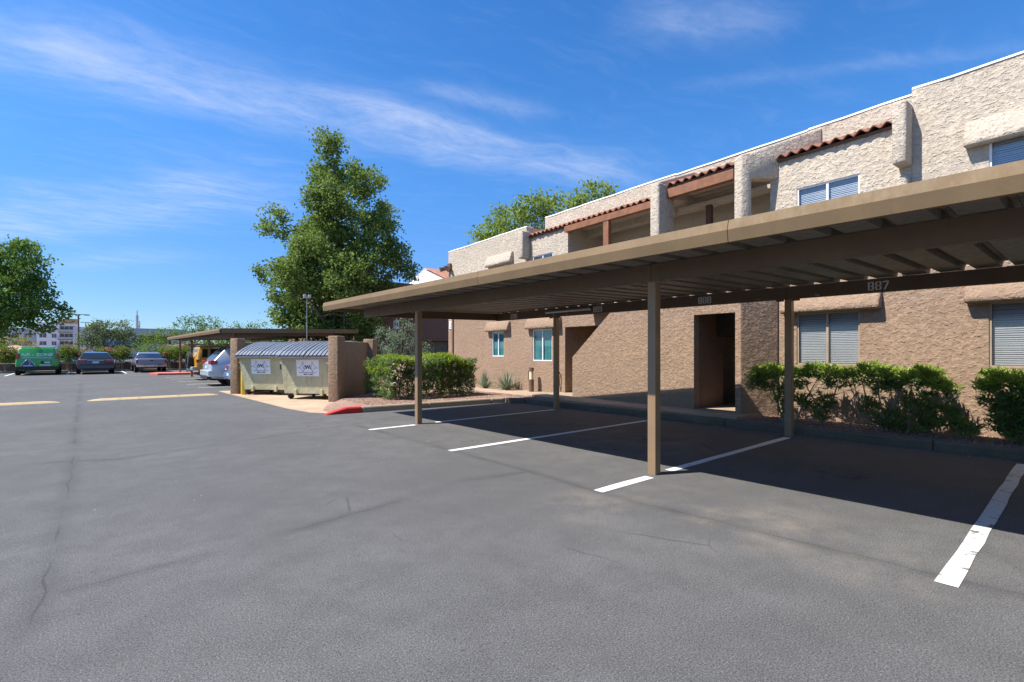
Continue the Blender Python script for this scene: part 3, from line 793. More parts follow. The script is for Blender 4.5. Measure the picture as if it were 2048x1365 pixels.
# floors, core and flat roof behind everything
MB().box(.25, 9, 4.3, 10.58, 2.5, 2.72).build('landing_floor', S_, bld)
MB().box(-.48, .24, 4.9, 9.4, 2.5, 2.70).build('landing_floor', S_, bld)
core = MB(); core.box(2.0, 9, -6, 17.8, -.05, 5.35)  # unseen solid box, added to block light inside the building
core.build('core_block', S_, bld)
MB().box(.24, 1.98, -6, 4.15, 2.5, 2.7).build('floor_slab', S_, bld)
MB().box(9.0, 9.2, -6, 17.87, -.05, 5.6).build('rear_wall', W, bld)
MB().box(.25, 8.98, 17.65, 17.87, -.05, 5.6).build('end_wall', B_, bld)
MB().box(.25, 8.98, -6.0, -5.8, -.05, 5.6).build('end_wall', B_, bld)
# upper storey walls
wall_open('upper_wall', -6.0, 2.0, ZM + .004, 5.80, 0.0, .24, [(-.15, 1.05, 3.55, 4.63), (-3.6, -2.5, 3.55, 4.63)], W)
window(-.15, 1.05, 3.55, 4.63, 0.0, 'white_frame', 'h'); window(-3.6, -2.5, 3.55, 4.63, 0, 'white_frame', 'h')
wall_open('upper_wall', 2.003, 4.36, ZM + .004, 5.27, 0.0, .24, [(2.76, 3.84, 3.55, 4.63)], W)
window(2.76, 3.84, 3.55, 4.63, 0.0, 'white_frame', 'h', label='upper window under the short tile eave with pale blinds')
wall_open('upper_wall', 10.46, 12.497, ZM + .004, 5.22, 0.0, .24, [(11.17, 12.18, 3.5, 4.57)], W)
window(11.17, 12.18, 3.5, 4.57, 0.0, 'white_frame', 'h')
wall_open('upper_wall', 12.5, 17.87, ZM + .004, 5.62, 0.0, .24, [(13.6, 14.5, 3.5, 4.5)], W)
window(13.6, 14.5, 3.5, 4.5, 0.0, 'white_frame', 'h')
MB().box(.25, 1.0, 12.5, 17.62, 5.0, 5.617).build('parapet_return', S_, bld)
MB().box(.25, 1.0, -5.78, 1.997, 5.0, 5.797).build('parapet_return', S_, bld)
# parapet set back over the tile eaves, stepped slightly as in the old stucco
for a, b2, z in ((2.0, 3.98, 6.05), (3.985, 7.2, 6.04), (7.205, 12.497, 6.05)):
    MB().box(.80, 1.02, a, b2, 5.0, z).build('parapet', W, bld, bevel=.02)
def coping(p0, p1, q0, q1, z):
    n = max(2, int((p1 - p0) / .5)); b = MB(); vs = []
    for i in range(n + 1):
        p = p0 + (p1 - p0) * i / n; j = rnd.uniform(-.012, .012)
        vs += [(q0 - .004 + j * .5, p, z - .022 + j), (q0 + .02, p, z + .02 + j), (q1, p, z + .02 + j), (q1, p, z - .022 + j)]
    fs = [(4 * i + k, 4 * i + 4 + k, 4 * i + 4 + (k + 1) % 4, 4 * i + (k + 1) % 4) for i in range(n) for k in range(4)] + [(0, 1, 2, 3), (4 * n + 3, 4 * n + 2, 4 * n + 1, 4 * n)]
    b.add(vs, fs); return b.build('coping', M['coping'], bld, smooth=40)
coping(-6, 2.0, -.006, .30, 5.82); coping(12.5, 17.88, -.006, .30, 5.645)
coping(2.01, 3.97, .79, 1.03, 6.06); coping(3.98, 7.19, .79, 1.03, 6.05); coping(7.2, 12.49, .79, 1.03, 6.06)
# fins, pilasters and their white tops
def post_box(name, q0, q1, p0, p1, z0, z1, bev=.05, mat=W):
    return MB().box(q0, q1, p0, p1, z0, z1).build(name, mat, bld, bevel=bev, seg=3, smooth=50)
post_box('column', -.7, -.08, 6.60, 6.86, 3.31, 5.40)
MB().prism([(-.7, 5.38), (.8, 5.95), (.8, 5.2), (-.08, 5.06), (-.65, 5.06)], 6.62, 6.84, 'y').build('fin', S_, bld, bevel=.02)
for p0, p1, zt in ((1.985, 2.19, 5.57), (12.30, 12.56, 5.43)):
    post_box('pilaster', -.34, .02, p0, p1, 4.52, zt, .05)
    post_box('pier', -.20, .02, p0 + .03, p1 - .02, 2.8, 4.36, .06)
# slanting fin with the opening beside the balcony
o2 = Vector((-.7, 4.6)); dv = Vector((.853, -.522)).normalized(); nv = Vector((.522, .853)).normalized()
def fin_piece(name, prof, t0, t1, mat, bev=.03):
    n = len(prof); vs = []
    for t in (t0, t1):
        for s, z in prof:
            q = o2 + dv * s + nv * t; vs.append((q.x, q.y, z))
    b = MB().add(vs, [tuple(range(n - 1, -1, -1)), tuple(range(n, 2 * n))] + [(i, (i + 1) % n, n + (i + 1) % n, n + i) for i in range(n)])
    return b.build(name, mat, bld, bevel=bev, seg=3, smooth=50)
fin_piece('fin', [(0, 3.305), (.24, 3.305), (.24, 4.93), (.80, 4.93), (.82, 5.20), (1.75, 5.28), (1.75, 6.02), (.25, 5.46), (0, 5.40)], 0, .28, W, .05)
# balconies: beams, posts, soffits and back walls
MB().box(-.16, -.01, 6.87, 10.455, 5.02, 5.20).build('beam', M['wood'], bld, bevel=.008, seg=1)
MB().box(-.15, -.02, 8.68, 8.88, 2.76, 5.015).build('wood_post', M['wood'], bld, bevel=.008, seg=1)
MB().box(-.40, -.25, 4.93, 6.595, 5.05, 5.27).build('beam', M['wood'], bld, bevel=.008, seg=1)
MB().box(.55, .67, 6.05, 6.18, 2.76, 4.95).build('wood_post', M['wood_dark'], bld, bevel=.008, seg=1)
MB().box(.5, .68, 4.6, 6.9, 4.95, 5.04).build('soffit_beam', S_, bld)
MB().box(.0, 1.95, 6.9, 10.45, 5.205, 5.25).build('soffit', S_, bld)
MB().box(-.24, 1.95, 4.75, 6.88, 5.28, 5.33).build('soffit', S_, bld)
MB().box(.26, 1.95, 10.48, 10.62, 2.76, 5.20).build('return_wall', S_, bld)
MB().box(1.55, 1.75, 4.3, 10.46, 2.76, 5.2).build('balcony_wall', S_, bld)
MB().box(-.02, .12, 6.95, 8.66, 2.76, 3.75).build('balcony_guard', W, bld); MB().box(-.02, .12, 8.9, 10.45, 2.76, 3.75).build('balcony_guard', W, bld)
# clay tile eaves: every barrel tile its own piece
def s_tile():
    n = 8; prof = [(-.105 + .21 * i / n, .034 * math.cos(math.pi * 2 * (i / n - .5)) ) for i in range(n + 1)]
    poly = prof + [(u, v - .018) for u, v in reversed(prof)]
    b = MB(); m = len(poly); vs = [(0, u, v) for u, v in poly] + [(.46, u, v) for u, v in poly]
    return b.add(vs, [tuple(range(m)), tuple(range(2 * m - 1, m - 1, -1))] + [(i, (i + 1) % m, m + (i + 1) % m, m + i) for i in range(m)]).mesh('tile', smooth=40)
tile_me = s_tile()
def tile_eave(p0, p1, q0, z0, slope=17):
    n = int(round((p1 - p0) / .205)); pw = (p1 - p0) / n; rf = empty('tile_roof', parent=bld)
    L = (.80 - q0) / math.cos(R(slope))
    MB().add([(0, p0, -.05), (L, p0, -.05), (L, p1, -.05), (0, p1, -.05), (0, p0, -.10), (L, p0, -.10), (L, p1, -.10), (0, p1, -.10)],
             [(0, 1, 2, 3), (7, 6, 5, 4), (0, 4, 5, 1), (1, 5, 6, 2), (2, 6, 7, 3), (3, 7, 4, 0)]).build('roof_deck', M['wood_dark'], rf, loc=(q0 + .04, 0, z0), rot=(0, R(-slope), 0))
    for row in range(3):
        for i in range(n):
            s = row * .36
            o = link('tile', tile_me, M['tile'], rf)
            o.location = (q0 + s * math.cos(R(slope)) + rnd.uniform(-.012, .012), p0 + (i + .5) * pw, z0 + s * math.sin(R(slope)) + row * .012 + rnd.uniform(-.006, .006))
            o.rotation_euler = (0, R(-slope) + rnd.uniform(-.02, .02), rnd.uniform(-.03, .03)); o.scale = (1, pw / .205, 1)
tile_eave(6.9, 12.46, -.11, 5.285); tile_eave(4.94, 6.58, -.44, 5.37); tile_eave(2.22, 4.20, -.11, 5.335)
canopy(-.8, 1.32, 4.58, W, .42); canopy(13.25, 14.85, 4.56, W, .40)
# corner downpipe, flood light, hose tap and letter sign
MB().box(-.06, -.002, 17.42, 17.52, .1, 4.4).build('downpipe', M['stucco_dark'], bld, bevel=.01)
fl = empty('wall_lamp', (0, 17.7, 4.95), parent=bld)
MB().box(-.10, 0, -.12, .14, -.15, .18).build('backplate', M['bronze'], fl, bevel=.02); MB().tube((-.1, .12, 0), (-.38, .2, -.08), .07, .11, 10).build('lamp_head', M['bronze'], fl); MB().tube((-.1, -.1, 0), (-.34, -.24, -.08), .07, .11, 10).build('lamp_head', M['bronze'], fl)
sg = empty('letter_sign', (-.012, 17.62, 2.55), parent=bld)
MB().box(-.01, 0, -.15, .15, -.17, .17).build('sign_board', M['sign_white'], sg)
text_mesh('lettering', 'J', .24, M['ink'], sg, (-.013, 0, 0), (R(90), 0, R(-90)), .006)
ho = empty('hose_tap', (0, 10.78, .62), parent=bld)
MB().path([(0, 0, -.45), (-.05, 0, -.2), (-.06, .02, .1), (-.10, .02, .12), (-.12, .02, .02)], [.014] * 5, 6).build('pipe', M['rust'], ho); MB().tube((-.06, .02, .1), (-.06, .02, .17), .03, .03, 8).build('handle', M['rust'], ho)
# ================================================================== second apartment building (letter H)
bh = tag(empty('apartment_building', (12.0, 25.7, 0)), 'shaded brown apartment building with letter H sign behind the tall tree', 'building')
def wall_y(name, x0, x1, z0, z1, y, th, holes, mat, parent):
    o = wall_open(name, -x1, -x0, z0, z1, 0, th, [(-h[1], -h[0], h[2], h[3]) for h in holes], mat, parent)
    o.rotation_euler = (0, 0, R(90)); o.location = (0, y, 0); return o
wall_y('wall', 0.0, 12.0, -.05, 2.75, 0, .25, [(2.95, 7.2, .1, 2.08), (.9, 1.9, 1.1, 2.1)], M['stucco_dark'], bh)
wall_y('upper_wall', 0.0, 12.0, 2.755, 5.35, 0, .25, [(4.0, 7.0, 3.6, 5.0)], M['stucco_dark'], bh)
MB().box(2.5, 7.6, 1.8, 2.0, -.05, 2.7).build('patio_wall', M['stucco_dark'], bh)
sd = empty('sliding_door', (4.3, 1.74, .1), parent=bh)
MB().box(0, 1.8, 0, .05, 1.9, 1.96).box(0, .06, 0, .05, 0, 1.9).box(1.74, 1.8, 0, .05, 0, 1.9).box(.88, .94, 0, .05, 0, 1.9).build('frame', M['tan_frame'], sd)
MB().box(.06, .88, .01, .03, 0, 1.9).build('pane', M['far_glass'], sd); MB().box(.94, 1.74, .01, .03, 0, 1.9).build('pane', M['far_glass'], sd)
MB().box(4.0, 7.0, .3, .4, 3.6, 5.0).build('balcony_screen', M['room'], bh)
wall_open('wall', .255, 14.5, -.05, 2.95, 0, .25, [(2.5, 3.6, 1.1, 2.1), (9, 10.2, 1.1, 2.1)], M['stucco_brown'], bh)
wall_open('upper_wall', .255, 14.5, 2.955, 6.3, 0, .25, [(2.5, 3.6, 3.7, 4.8), (9, 10.2, 3.7, 4.8)], M['stucco_white'], bh)
for a in ((2.5, 3.6, 1.1, 2.1), (9, 10.2, 1.1, 2.1), (2.5, 3.6, 3.7, 4.8), (9, 10.2, 3.7, 4.8)): window(*a, 0, 'white_frame', 'h', parent=bh)
MB().box(.26, 11.9, 2.05, 14.4, -.05, 5.2).build('core_block', M['stucco_dark'], bh)
MB().box(.26, 11.98, .26, 14.4, 5.2, 5.34).build('flat_roof', M['coping'], bh)
MB().prism([(3.0, 6.3), (9.6, 6.3), (6.3, 7.55)], 6.95, 7.15, 'x').build('gable_wall', M['coping'], bh)
MB().box(6.95, 11.9, 3.3, 9.3, 5.35, 6.29).build('gable_base', M['stucco_dark'], bh)
gr = empty('gable_roof', (6.9, 6.3, 7.6), parent=bh)
n_t = 24
for i in range(n_t):
    for row in range(9):
        o = link('tile', tile_me, M['tile'], gr); s = .05 + row * .36
        o.location = (.1 + i * .21, -(3.55 - s * .93), -1.30 + s * .36); o.rotation_euler = (R(0), R(-20.7), R(90))
MB().add([(.0, -3.5, -1.38), (5.1, -3.5, -1.38), (5.1, 0, -.06), (0, 0, -.06), (0, 3.5, -1.38), (5.1, 3.5, -1.38)], [(0, 1, 2, 3), (3, 2, 5, 4)]).build('roof_deck', M['wood_dark'], gr)
MB().box(1.28, 1.62, -.02, -.002, 2.72, 3.22).build('letter_sign', M['sign_white'], bh)
text_mesh('lettering', 'H', .36, M['blue_ink'], bh, (1.45, -.024, 2.97), (R(90), 0, 0), .012)

# ================================================================== trash enclosure and dumpsters
enc = tag(empty('trash_enclosure', (5.45, 13.8, 0)), 'brown stucco walls of the trash enclosure around two dumpsters', 'enclosure')
enc.location = (0, 0, 0)
SE = M['stucco_enclosure']
def wall_between(name, a, b, th, z0, z1, mat, parent, bev=.025):
    a = Vector((*a, 0)); b = Vector((*b, 0)); d = b - a; L = d.length
    return MB().box(0, L, -th / 2, th / 2, z0, z1).build(name, mat, parent, bevel=bev, seg=2, smooth=50, loc=a, rot=(0, 0, math.atan2(d.y, d.x)))
u = Vector((.77, .64)); 
wall_between('pillar', (5.30, 13.84), (5.62, 14.107), .30, -.05, 1.86, SE, enc)
wall_between('wall', (5.615, 14.10), (6.93, 15.19), .24, -.05, 1.72, SE, enc)
wall_between('pillar', (6.86, 14.98), (7.12, 15.20), .34, -.05, 1.82, SE, enc)
wall_between('wall', (7.0, 15.35), (5.55, 20.0), .24, -.05, 1.70, SE, enc)
wall_between('pillar', (3.82, 18.66), (4.12, 18.91), .28, -.05, 1.86, SE, enc)
wall_between('wall', (4.115, 18.905), (5.45, 20.01), .22, -.05, 1.74, SE, enc)

def dumpster(label, loc, rz, faded):
    d = tag(empty('dumpster', loc, rz), label, 'dumpster', 'dumpsters in the enclosure')
    hw0, hw1, D = .80, .88, 1.25; z0, zf, zb = .17, 1.27, 1.62
    # body: tapering steel box, higher at the back
    o = [(-hw0, .08, z0), (hw0, .08, z0), (hw0, D - .1, z0), (-hw0, D - .1, z0), (-hw1, 0, zf), (hw1, 0, zf), (hw1, D, zb), (-hw1, D, zb)]
    mid = [(-hw1, .55, zf + .28), (hw1, .55, zf + .28)]
    MB().add(o + mid, [(0, 3, 2, 1), (0, 1, 5, 4), (2, 3, 7, 6), (1, 2, 6, 9, 5), (3, 0, 4, 8, 7)]).build('body', M['dump'], d, bevel=.012, seg=1)
    MB().box(-hw1 - .02, hw1 + .02, -.035, .02, zf - .075, zf - .005).build('rim', M['dump_lip'], d, bevel=.006, seg=1)
    # two ribbed curved lids
    cur = [(-.17, zf - .01)] + [(-.16 + (D + .21) * k / 10, zf + .02 + (zb - zf + .06) * math.sin(math.pi / 2 * min(1, k / 9.0)) ** .9) for k in range(1, 11)]
    for s in (-1, 1):
        xs = []; x = .012 if s > 0 else -hw1 - .03; xe = hw1 + .03 if s > 0 else -.012
        n = 7; pw = (xe - x) / n
        for i in range(n): xs += [(x + i * pw + .0, 0), (x + i * pw + .026, 0), (x + i * pw + .032, .045), (x + (i + 1) * pw - .008, .045), (x + (i + 1) * pw, 0)]
        b = MB(); m_ = len(xs); vs = []
        for (y, z) in cur: vs += [(xx, y - (.0 if zz == 0 else .012), z + zz) for xx, zz in xs]
        fs = [(i * m_ + j, i * m_ + j + 1, (i + 1) * m_ + j + 1, (i + 1) * m_ + j) for i in range(len(cur) - 1) for j in range(m_ - 1)]
        o2_ = len(vs)
        vs += [(x, cur[0][0], cur[0][1] - .045), (xe, cur[0][0], cur[0][1] - .045)]
        fs.append((0, o2_, o2_ + 1) + tuple(range(m_ - 1, 0, -1)))
        for kx, xx in ((0, x), (m_ - 1, xe)):
            base = len(vs); vs += [(xx, y, z - .04) for y, z in cur]
            fs += [(i * m_ + kx, base + i, base + i + 1, (i + 1) * m_ + kx) for i in range(len(cur) - 1)]
        b.add(vs, fs); b.build('lid', M['lid'], d)
    MB().box(-.05, .05, D - .05, D + .06, zb + .02, zb + .12).build('hinge', M['black_trim'], d)
    MB().tube((-hw1, D + .03, zb + .03), (hw1, D + .03, zb + .03), .02, n=8).build('hinge_rod', M['rust'], d)
    for s in (-1, 1):                       # lifting sleeves
        MB().box(s * (hw1 + .0) - .0, s * (hw1 + .10), .12, D - .2, .86, 1.06).build('fork_sleeve', M['dump_lip'], d, bevel=.006, seg=1)
        MB().box(s * (hw1 + .02), s * (hw1 + .085), .10, .125, .88, 1.04).build('sleeve_opening', M['black_trim'], d)
        MB().box(s * .42 - .045, s * .42 + .045, .035, .085, .12, .30).build('skid_bracket', M['dump'], d, bevel=.006, seg=1)
    for x, y in ((-.66, .2), (.66, .2), (-.4, .95), (.66, .95)):
        c = empty('caster', (x, y, 0), rnd.uniform(-.8, .8), parent=d)
        MB().lathe([(.02, -.035), (.10, -.035), (.115, -.02), (.115, .02), (.10, .035), (.02, .035)], 16, 'x', (0, 0, .116)).build('wheel', M['rubber'], c, smooth=50)
        MB().box(-.055, -.04, -.04, .04, .09, .19).box(.04, .055, -.04, .04, .09, .19).box(-.055, .055, -.05, .05, .165, .185).build('fork', M['rust'], c)
    # company placard on the front
    sl = math.atan2(.08, zf - z0); pl_ = empty('placard', (.02, .0, .93), parent=d); pl_.rotation_euler = (sl, 0, R(-.8 if faded else .6)); pl_.location = (.0 if not faded else -.1, .028 + .0, .93)
    MB().box(-.36, .36, -.008, .0, -.24, .24).build('board', M['sign_white'], pl_)
    for s in (-1, 1):
        cx = s * .15; pts = []
        tips = [(cx - .13, .0), (cx, .18), (cx + .13, .0), (cx, -.12)]
        b = MB()
        for i in range(4):
            a, c2 = Vector(tips[i]), Vector(tips[(i + 1) % 4]); m_ = (a + c2) / 2 * .45 + Vector((cx, .02)) * .55
            prev = a
            for k in range(1, 7):
                tt = k / 6; q = a * (1 - tt) ** 2 + m_ * 2 * tt * (1 - tt) + c2 * tt * tt
                dd = (q - prev); nn = Vector((-dd.y, dd.x)).normalized() * .0045
                b.add([(prev.x + nn.x, -.011, prev.y + nn.y), (prev.x - nn.x, -.011, prev.y - nn.y), (q.x - nn.x, -.011, q.y - nn.y), (q.x + nn.x, -.011, q.y + nn.y)], [(0, 1, 2, 3)]); prev = q
        b.add([(s * .28, -.011, -.004), (s * .35, -.011, -.004), (s * .35, -.011, .006), (s * .28, -.011, .006)], [(0, 1, 2, 3)])
        b.build('emblem', M['blue_ink'], pl_)
    text_mesh('lettering', 'C', .10, M['ink'], pl_, (-.105, -.011, .0), (R(90), 0, 0), .002); text_mesh('lettering', 'W', .15, M['ink'], pl_, (0, -.011, .02), (R(90), 0, 0), .004); text_mesh('lettering', 'C', .10, M['ink'], pl_, (.115, -.011, .0), (R(90), 0, 0), .002)
    text_mesh('lettering', 'Commercial Waste Connection LLC', .036, M['blue_ink'], pl_, (0, -.011, -.135), (R(90), 0, 0))
    text_mesh('lettering', '480.513.4065', .058, M['ink'], pl_, (.02, -.011, -.19), (R(90), 0, 0), .001)
    MB().box(.60, .74, .012, .018, 1.05, 1.13).build('decal', M['sign_white'], d)
    return d
dumpster('cream steel dumpster with two ribbed lids beside the near enclosure wall', (4.98, 14.98, .011), R(-51.5), False)
dumpster('cream steel dumpster partly hidden behind the other one', (4.42, 17.5, .011), R(-51.5), True)
def bollard(label, loc, h):
    b = tag(MB().tube((0, 0, -.05), (0, 0, h), .085, .085, 16).build('bollard', M['yellow_post'], None, bevel=.02, smooth=50, loc=loc), label, 'bollard', 'yellow bollards in the trash enclosure')
bollard('yellow steel bollard against the far front pillar of the enclosure', (4.02, 18.22, .01), 1.05)
bollard('yellow bollard foot seen under the middle of the front dumpster', (5.72, 15.7, .01), .5)
bollard('yellow bollard foot seen under the near end of the front dumpster', (6.2, 15.05, .01), .5)

# ================================================================== plants
FW = Vector((math.sin(CAM_YAW), math.cos(CAM_YAW), 0)); RT = Vector((math.cos(CAM_YAW), -math.sin(CAM_YAW), 0))
def np_mesh(name, V, nv, mat, parent):
    n = len(V) // nv
    me = bpy.data.meshes.new(name)
    me.vertices.add(len(V)); me.vertices.foreach_set('co', V.astype(np.float32).ravel())
    me.loops.add(n * nv); me.loops.foreach_set('vertex_index', np.arange(n * nv, dtype=np.int32))
    me.polygons.add(n); me.polygons.foreach_set('loop_start', (np.arange(n) * nv).astype(np.int32)); me.polygons.foreach_set('loop_total', np.full(n, nv, dtype=np.int32))
    me.update(calc_edges=True); me.validate()
    return link(name, me, mat, parent)
def unit(a): return a / np.maximum(np.linalg.norm(a, axis=1, keepdims=True), 1e-6)
def leaf_verts(C, size, aspect, r, axis=None, jit=.35):
    """diamond leaves: C centres, axis preferred direction (n,3) or None"""
    n = len(C)
    d = r.normal(size=(n, 3))
    if axis is not None: d = unit(axis) + d * jit
    d = unit(d); s = unit(np.cross(d, r.normal(size=(n, 3))))
    L = size * r.uniform(.7, 1.3, (n, 1)); Wd = L * aspect * .5
    nrm = np.cross(d, s) * L * .10
    V = np.stack([C - d * L * .5, C + s * Wd - d * L * .05 + nrm, C + d * L * .5, C - s * Wd - d * L * .05 + nrm], axis=1)
    return V.reshape(-1, 3)
def crown_points(lobes, dens, sig, leaves_per, r, shell=.5):
    P = []; Ax = []
    for cx, cy, cz, rad in lobes:
        nc = max(6, int(dens * rad * rad))
        d = unit(r.normal(size=(nc, 3))); k = (shell + (1 - shell) * r.random((nc, 1)) ** .6)
        c = np.array([cx, cy, cz]) + d * rad * k * np.array([1, 1, 1.0])
        ns = r.integers(int(leaves_per * .5), int(leaves_per * 1.5), nc)
        cc = np.repeat(c, ns, axis=0); P.append(cc + r.normal(size=cc.shape) * sig * np.array([1, 1, .8])); Ax.append(np.repeat(d, ns, axis=0))
    return np.concatenate(P), np.concatenate(Ax)
def tree(name, label, base, lobes, mat, bark, leaf, aspect, dens, sig, per, trunk_r, seed, cat='tree', group=None, depth=1.0, limbs=9, view=True, shell=.5, droop=-.25, spread=1.0, fat=1.0):
    r = np.random.default_rng(seed); root = tag(empty(name, base), label, cat, group)
    L3 = []
    for lo in lobes:
        lo = (lo[0] * spread, lo[1], lo[2] * fat) + tuple(lo[3:])
        if len(lo) == 3: a, z, rad = lo; dp = r.uniform(-1, 1) * depth
        else: a, z, rad, dp = lo
        p = RT * a + FW * dp if view else Vector((a, dp, 0))
        L3.append((p.x, p.y, z - base[2], rad))
    P, A = crown_points(L3, dens, sig, per, r, shell)
    A = A + np.array([0, 0, droop]); keep = P[:, 2] > .12; P = P[keep]; A = A[keep]
    np_mesh('crown', leaf_verts(P, leaf, aspect, r, A, 1.1), 4, mat, root)
    t = MB(); zt = max(l[2] for l in L3); zlow = min(l[2] - l[3] for l in L3)
    top = Vector((L3[0][0] * .6, L3[0][1] * .6, zt * .92)); pts = [Vector((0, 0, -.1))]; rr = [trunk_r * 1.25]
    for k in range(1, 7):
        f = k / 6; pts.append(Vector((top.x * f + r.normal() * .04 * zt * .3, top.y * f + r.normal() * .04 * zt * .3, zt * .92 * f))); rr.append(trunk_r * (1 - .86 * f))
    t.path(pts, rr, 10); t.build('trunk', bark, root, smooth=60)
    order = sorted(range(len(L3)), key=lambda i: -L3[i][3])[:limbs]
    for i in order:
        lx, ly, lz, lr = L3[i]; k = min(5, max(1, int(lz / zt * 6 * .62))); s = pts[k]
        e = Vector((lx, ly, lz)); m_ = (s + e) / 2 + Vector((0, 0, -.06 * (e - s).length)); br = rr[k] * .6
        b = MB().path([s, m_, e], [br, br * .6, br * .2], 7)
        for q in range(4):
            dd = Vector(r.normal(size=3)).normalized() * lr * .8; b.path([m_ if q % 2 else e, (m_ if q % 2 else e) + dd * .6, (m_ if q % 2 else e) + dd], [br * .35, br * .2, br * .08], 5)
        b.build('limb', bark, root)
    return root

tree('evergreen_tree', 'tall dense evergreen tree with pointed crown behind the dumpsters', (10.3, 26.0, .1),
     [(-.25, 12.0, .86), (-.5, 10.9, 1.11), (.55, 10.77, 1.06), (-.37, 9.45, 1.27), (1.74, 10.11, 1.0), (1.93, 8.92, 1.19), (.55, 8.4, 1.58), (-3.14, 8.0, .9), (-2.35, 7.6, 1.11),
      (-1.03, 7.34, 1.53), (2.4, 7.6, 1.11), (3.19, 6.55, .95), (3.59, 5.62, .63), (1.61, 6.28, 1.85), (-.5, 5.49, 1.98), (-2.35, 5.76, 1.58), (-3.27, 4.7, 1.06), (-2.88, 3.64, 1.11),
      (-1.56, 3.91, 1.64), (.29, 3.91, 1.58), (1.87, 4.44, 1.45), (-3.67, 5.49, .58), (2.2, 10.4, .4), (.2, 6.5, 1.6, 1.6), (-.2, 8.6, 1.2, -1.2), (-2.3, 2.9, 1.2), (-.9, 2.7, 1.3), (.7, 2.7, 1.3), (2.0, 3.2, 1.2), (1.0, 5.0, 1.5, -1.8), (-1.6, 5.0, 1.4, -1.8), (-.9, 6.6, 1.2, -1.9)],
     M['leaf_big'], M['bark'], .155, .62, 46, .19, 40, .26, 11, depth=1.3, limbs=12, spread=.95, fat=.86, shell=.35)
tree('shade_tree', 'broad dark green shade tree at the left edge above the green van', (-5.6, 55.0, 0),
     [(3.42, 8.43, 1.71), (1.9, 8.81, 1.71), (-.38, 8.43, 2.28), (4.75, 7.48, 1.22), (4.94, 5.77, 1.14), (3.42, 5.77, 2.28), (1.14, 5.39, 2.66), (-1.52, 5.39, 3.04), (4.94, 4.44, .99), (3.3, 3.9, 1.2),
      (1.9, 3.6, 1.7), (-.38, 3.3, 1.7), (5.51, 5.01, .61), (1.0, 7.0, 2.2, -2.0), (3.0, 4.6, 1.6, -2.0)],
     M['leaf_left'], M['bark'], .24, .6, 18, .28, 32, .3, 12, depth=1.5, limbs=10, spread=.92, fat=.86)
tree('pale_tree', 'pale green airy tree showing above the apartment roof', (18.44, 18.43, 0),
     [(2.34, 9.33, .99), (2.99, 9.72, .52), (1.3, 8.94, .91), (0, 8.81, .83), (-1.04, 8.55, .94), (-2.21, 8.16, .94), (-2.99, 7.64, .78), (-3.64, 7.25, .52), (0, 7.25, 1.4), (2.08, 7.77, 1.3), (-2.4, 6.9, 1.2)],
     M['leaf_back'], M['bark_light'], .20, .45, 40, .22, 28, .18, 13, depth=.8, limbs=11, shell=.3)
tree('mesquite_tree', 'feathery mesquite tree in front of the pale store', (2.75, 90.0, 0),
     [(-2.45, 3.85, 1.54), (-.7, 4.55, 1.4), (1.4, 4.55, 1.4), (2.45, 3.15, 1.26), (0, 2.6, 1.9), (-3.15, 2.6, 1.2)], M['leaf_mesq'], M['bark'], .28, .45, 20, .3, 26, .22, 14, limbs=6)
tree('palo_verde_tree', 'bright green tree between the pickup and the far carport', (7.3, 79.5, 0),
     [(-.65, 3.35, 1.17), (.97, 3.67, 1.3), (-1.3, 2.05, 1.3), (.65, 1.72, 1.43)], M['leaf_bright'], M['bark'], .22, .4, 18, .25, 20, .16, 15, limbs=4)
tree('olive_tree', 'dark green tree rising behind the far carport roof', (12.6, 81.4, 0),
     [(-2.45, 4.9, 1.26), (-.7, 5.25, 1.26), (1.4, 5.11, 1.54), (3.15, 4.55, 1.26), (-2.8, 2.45, 1.75), (0, 3.15, 1.75), (5.0, 4.2, 1.2), (6.5, 4.5, 1.0), (9.0, 4.3, 1.2)], M['leaf_left'], M['bark'], .26, .45, 15, .3, 18, .2, 16, limbs=7)
tree('acacia_tree', 'yellow green tree under the shade tree at the left edge', (-8.8, 112.0, 0),
     [(0, 2.9, 1.6), (-1.8, 2.2, 1.6), (1.8, 2.5, 1.4), (3.0, 1.8, 1.2)], M['leaf_yellow'], M['bark'], .3, .45, 12, .35, 16, .16, 17, limbs=4)
tree('feather_bush_tree', 'small grey green ferny tree behind the clipped hedge', (8.9, 16.6, .11),
     [(0, 1.75, .48), (.3, 2.2, .35), (.15, 2.55, .22), (-.4, 1.7, .40), (.55, 1.5, .42), (-.55, 1.25, .45), (.1, 1.2, .5), (.75, 1.1, .4), (-.75, 2.1, .16), (-.2, 2.0, .3)],
     M['leaf_grey'], M['bark_light'], .085, .30, 95, .10, 24, .045, 18, depth=.35, limbs=8)

for i, (x, y, lb) in enumerate(((10.5, 51.2, 'dark shrub mass seen under the far carport nearest the yellow car'), (13.6, 52.0, 'dark shrub mass seen under the middle of the far carport'), (17.2, 53.5, 'dark shrub mass seen under the far carport beside the enclosure'))):
    tree('screen_shrub', lb, (x, y, 0), [(0, 1.8, 1.3), (1.3, 1.9, 1.3), (-1.3, 1.8, 1.3), (.4, 2.5, .9), (2.2, 1.8, 1.2), (-2.0, 2.2, 1.0)], M['leaf_left'], M['bark'], .2, .5, 26, .25, 18, .08, 70 + i, cat='shrub', group='shrubs behind the far carport', limbs=4, depth=.5)

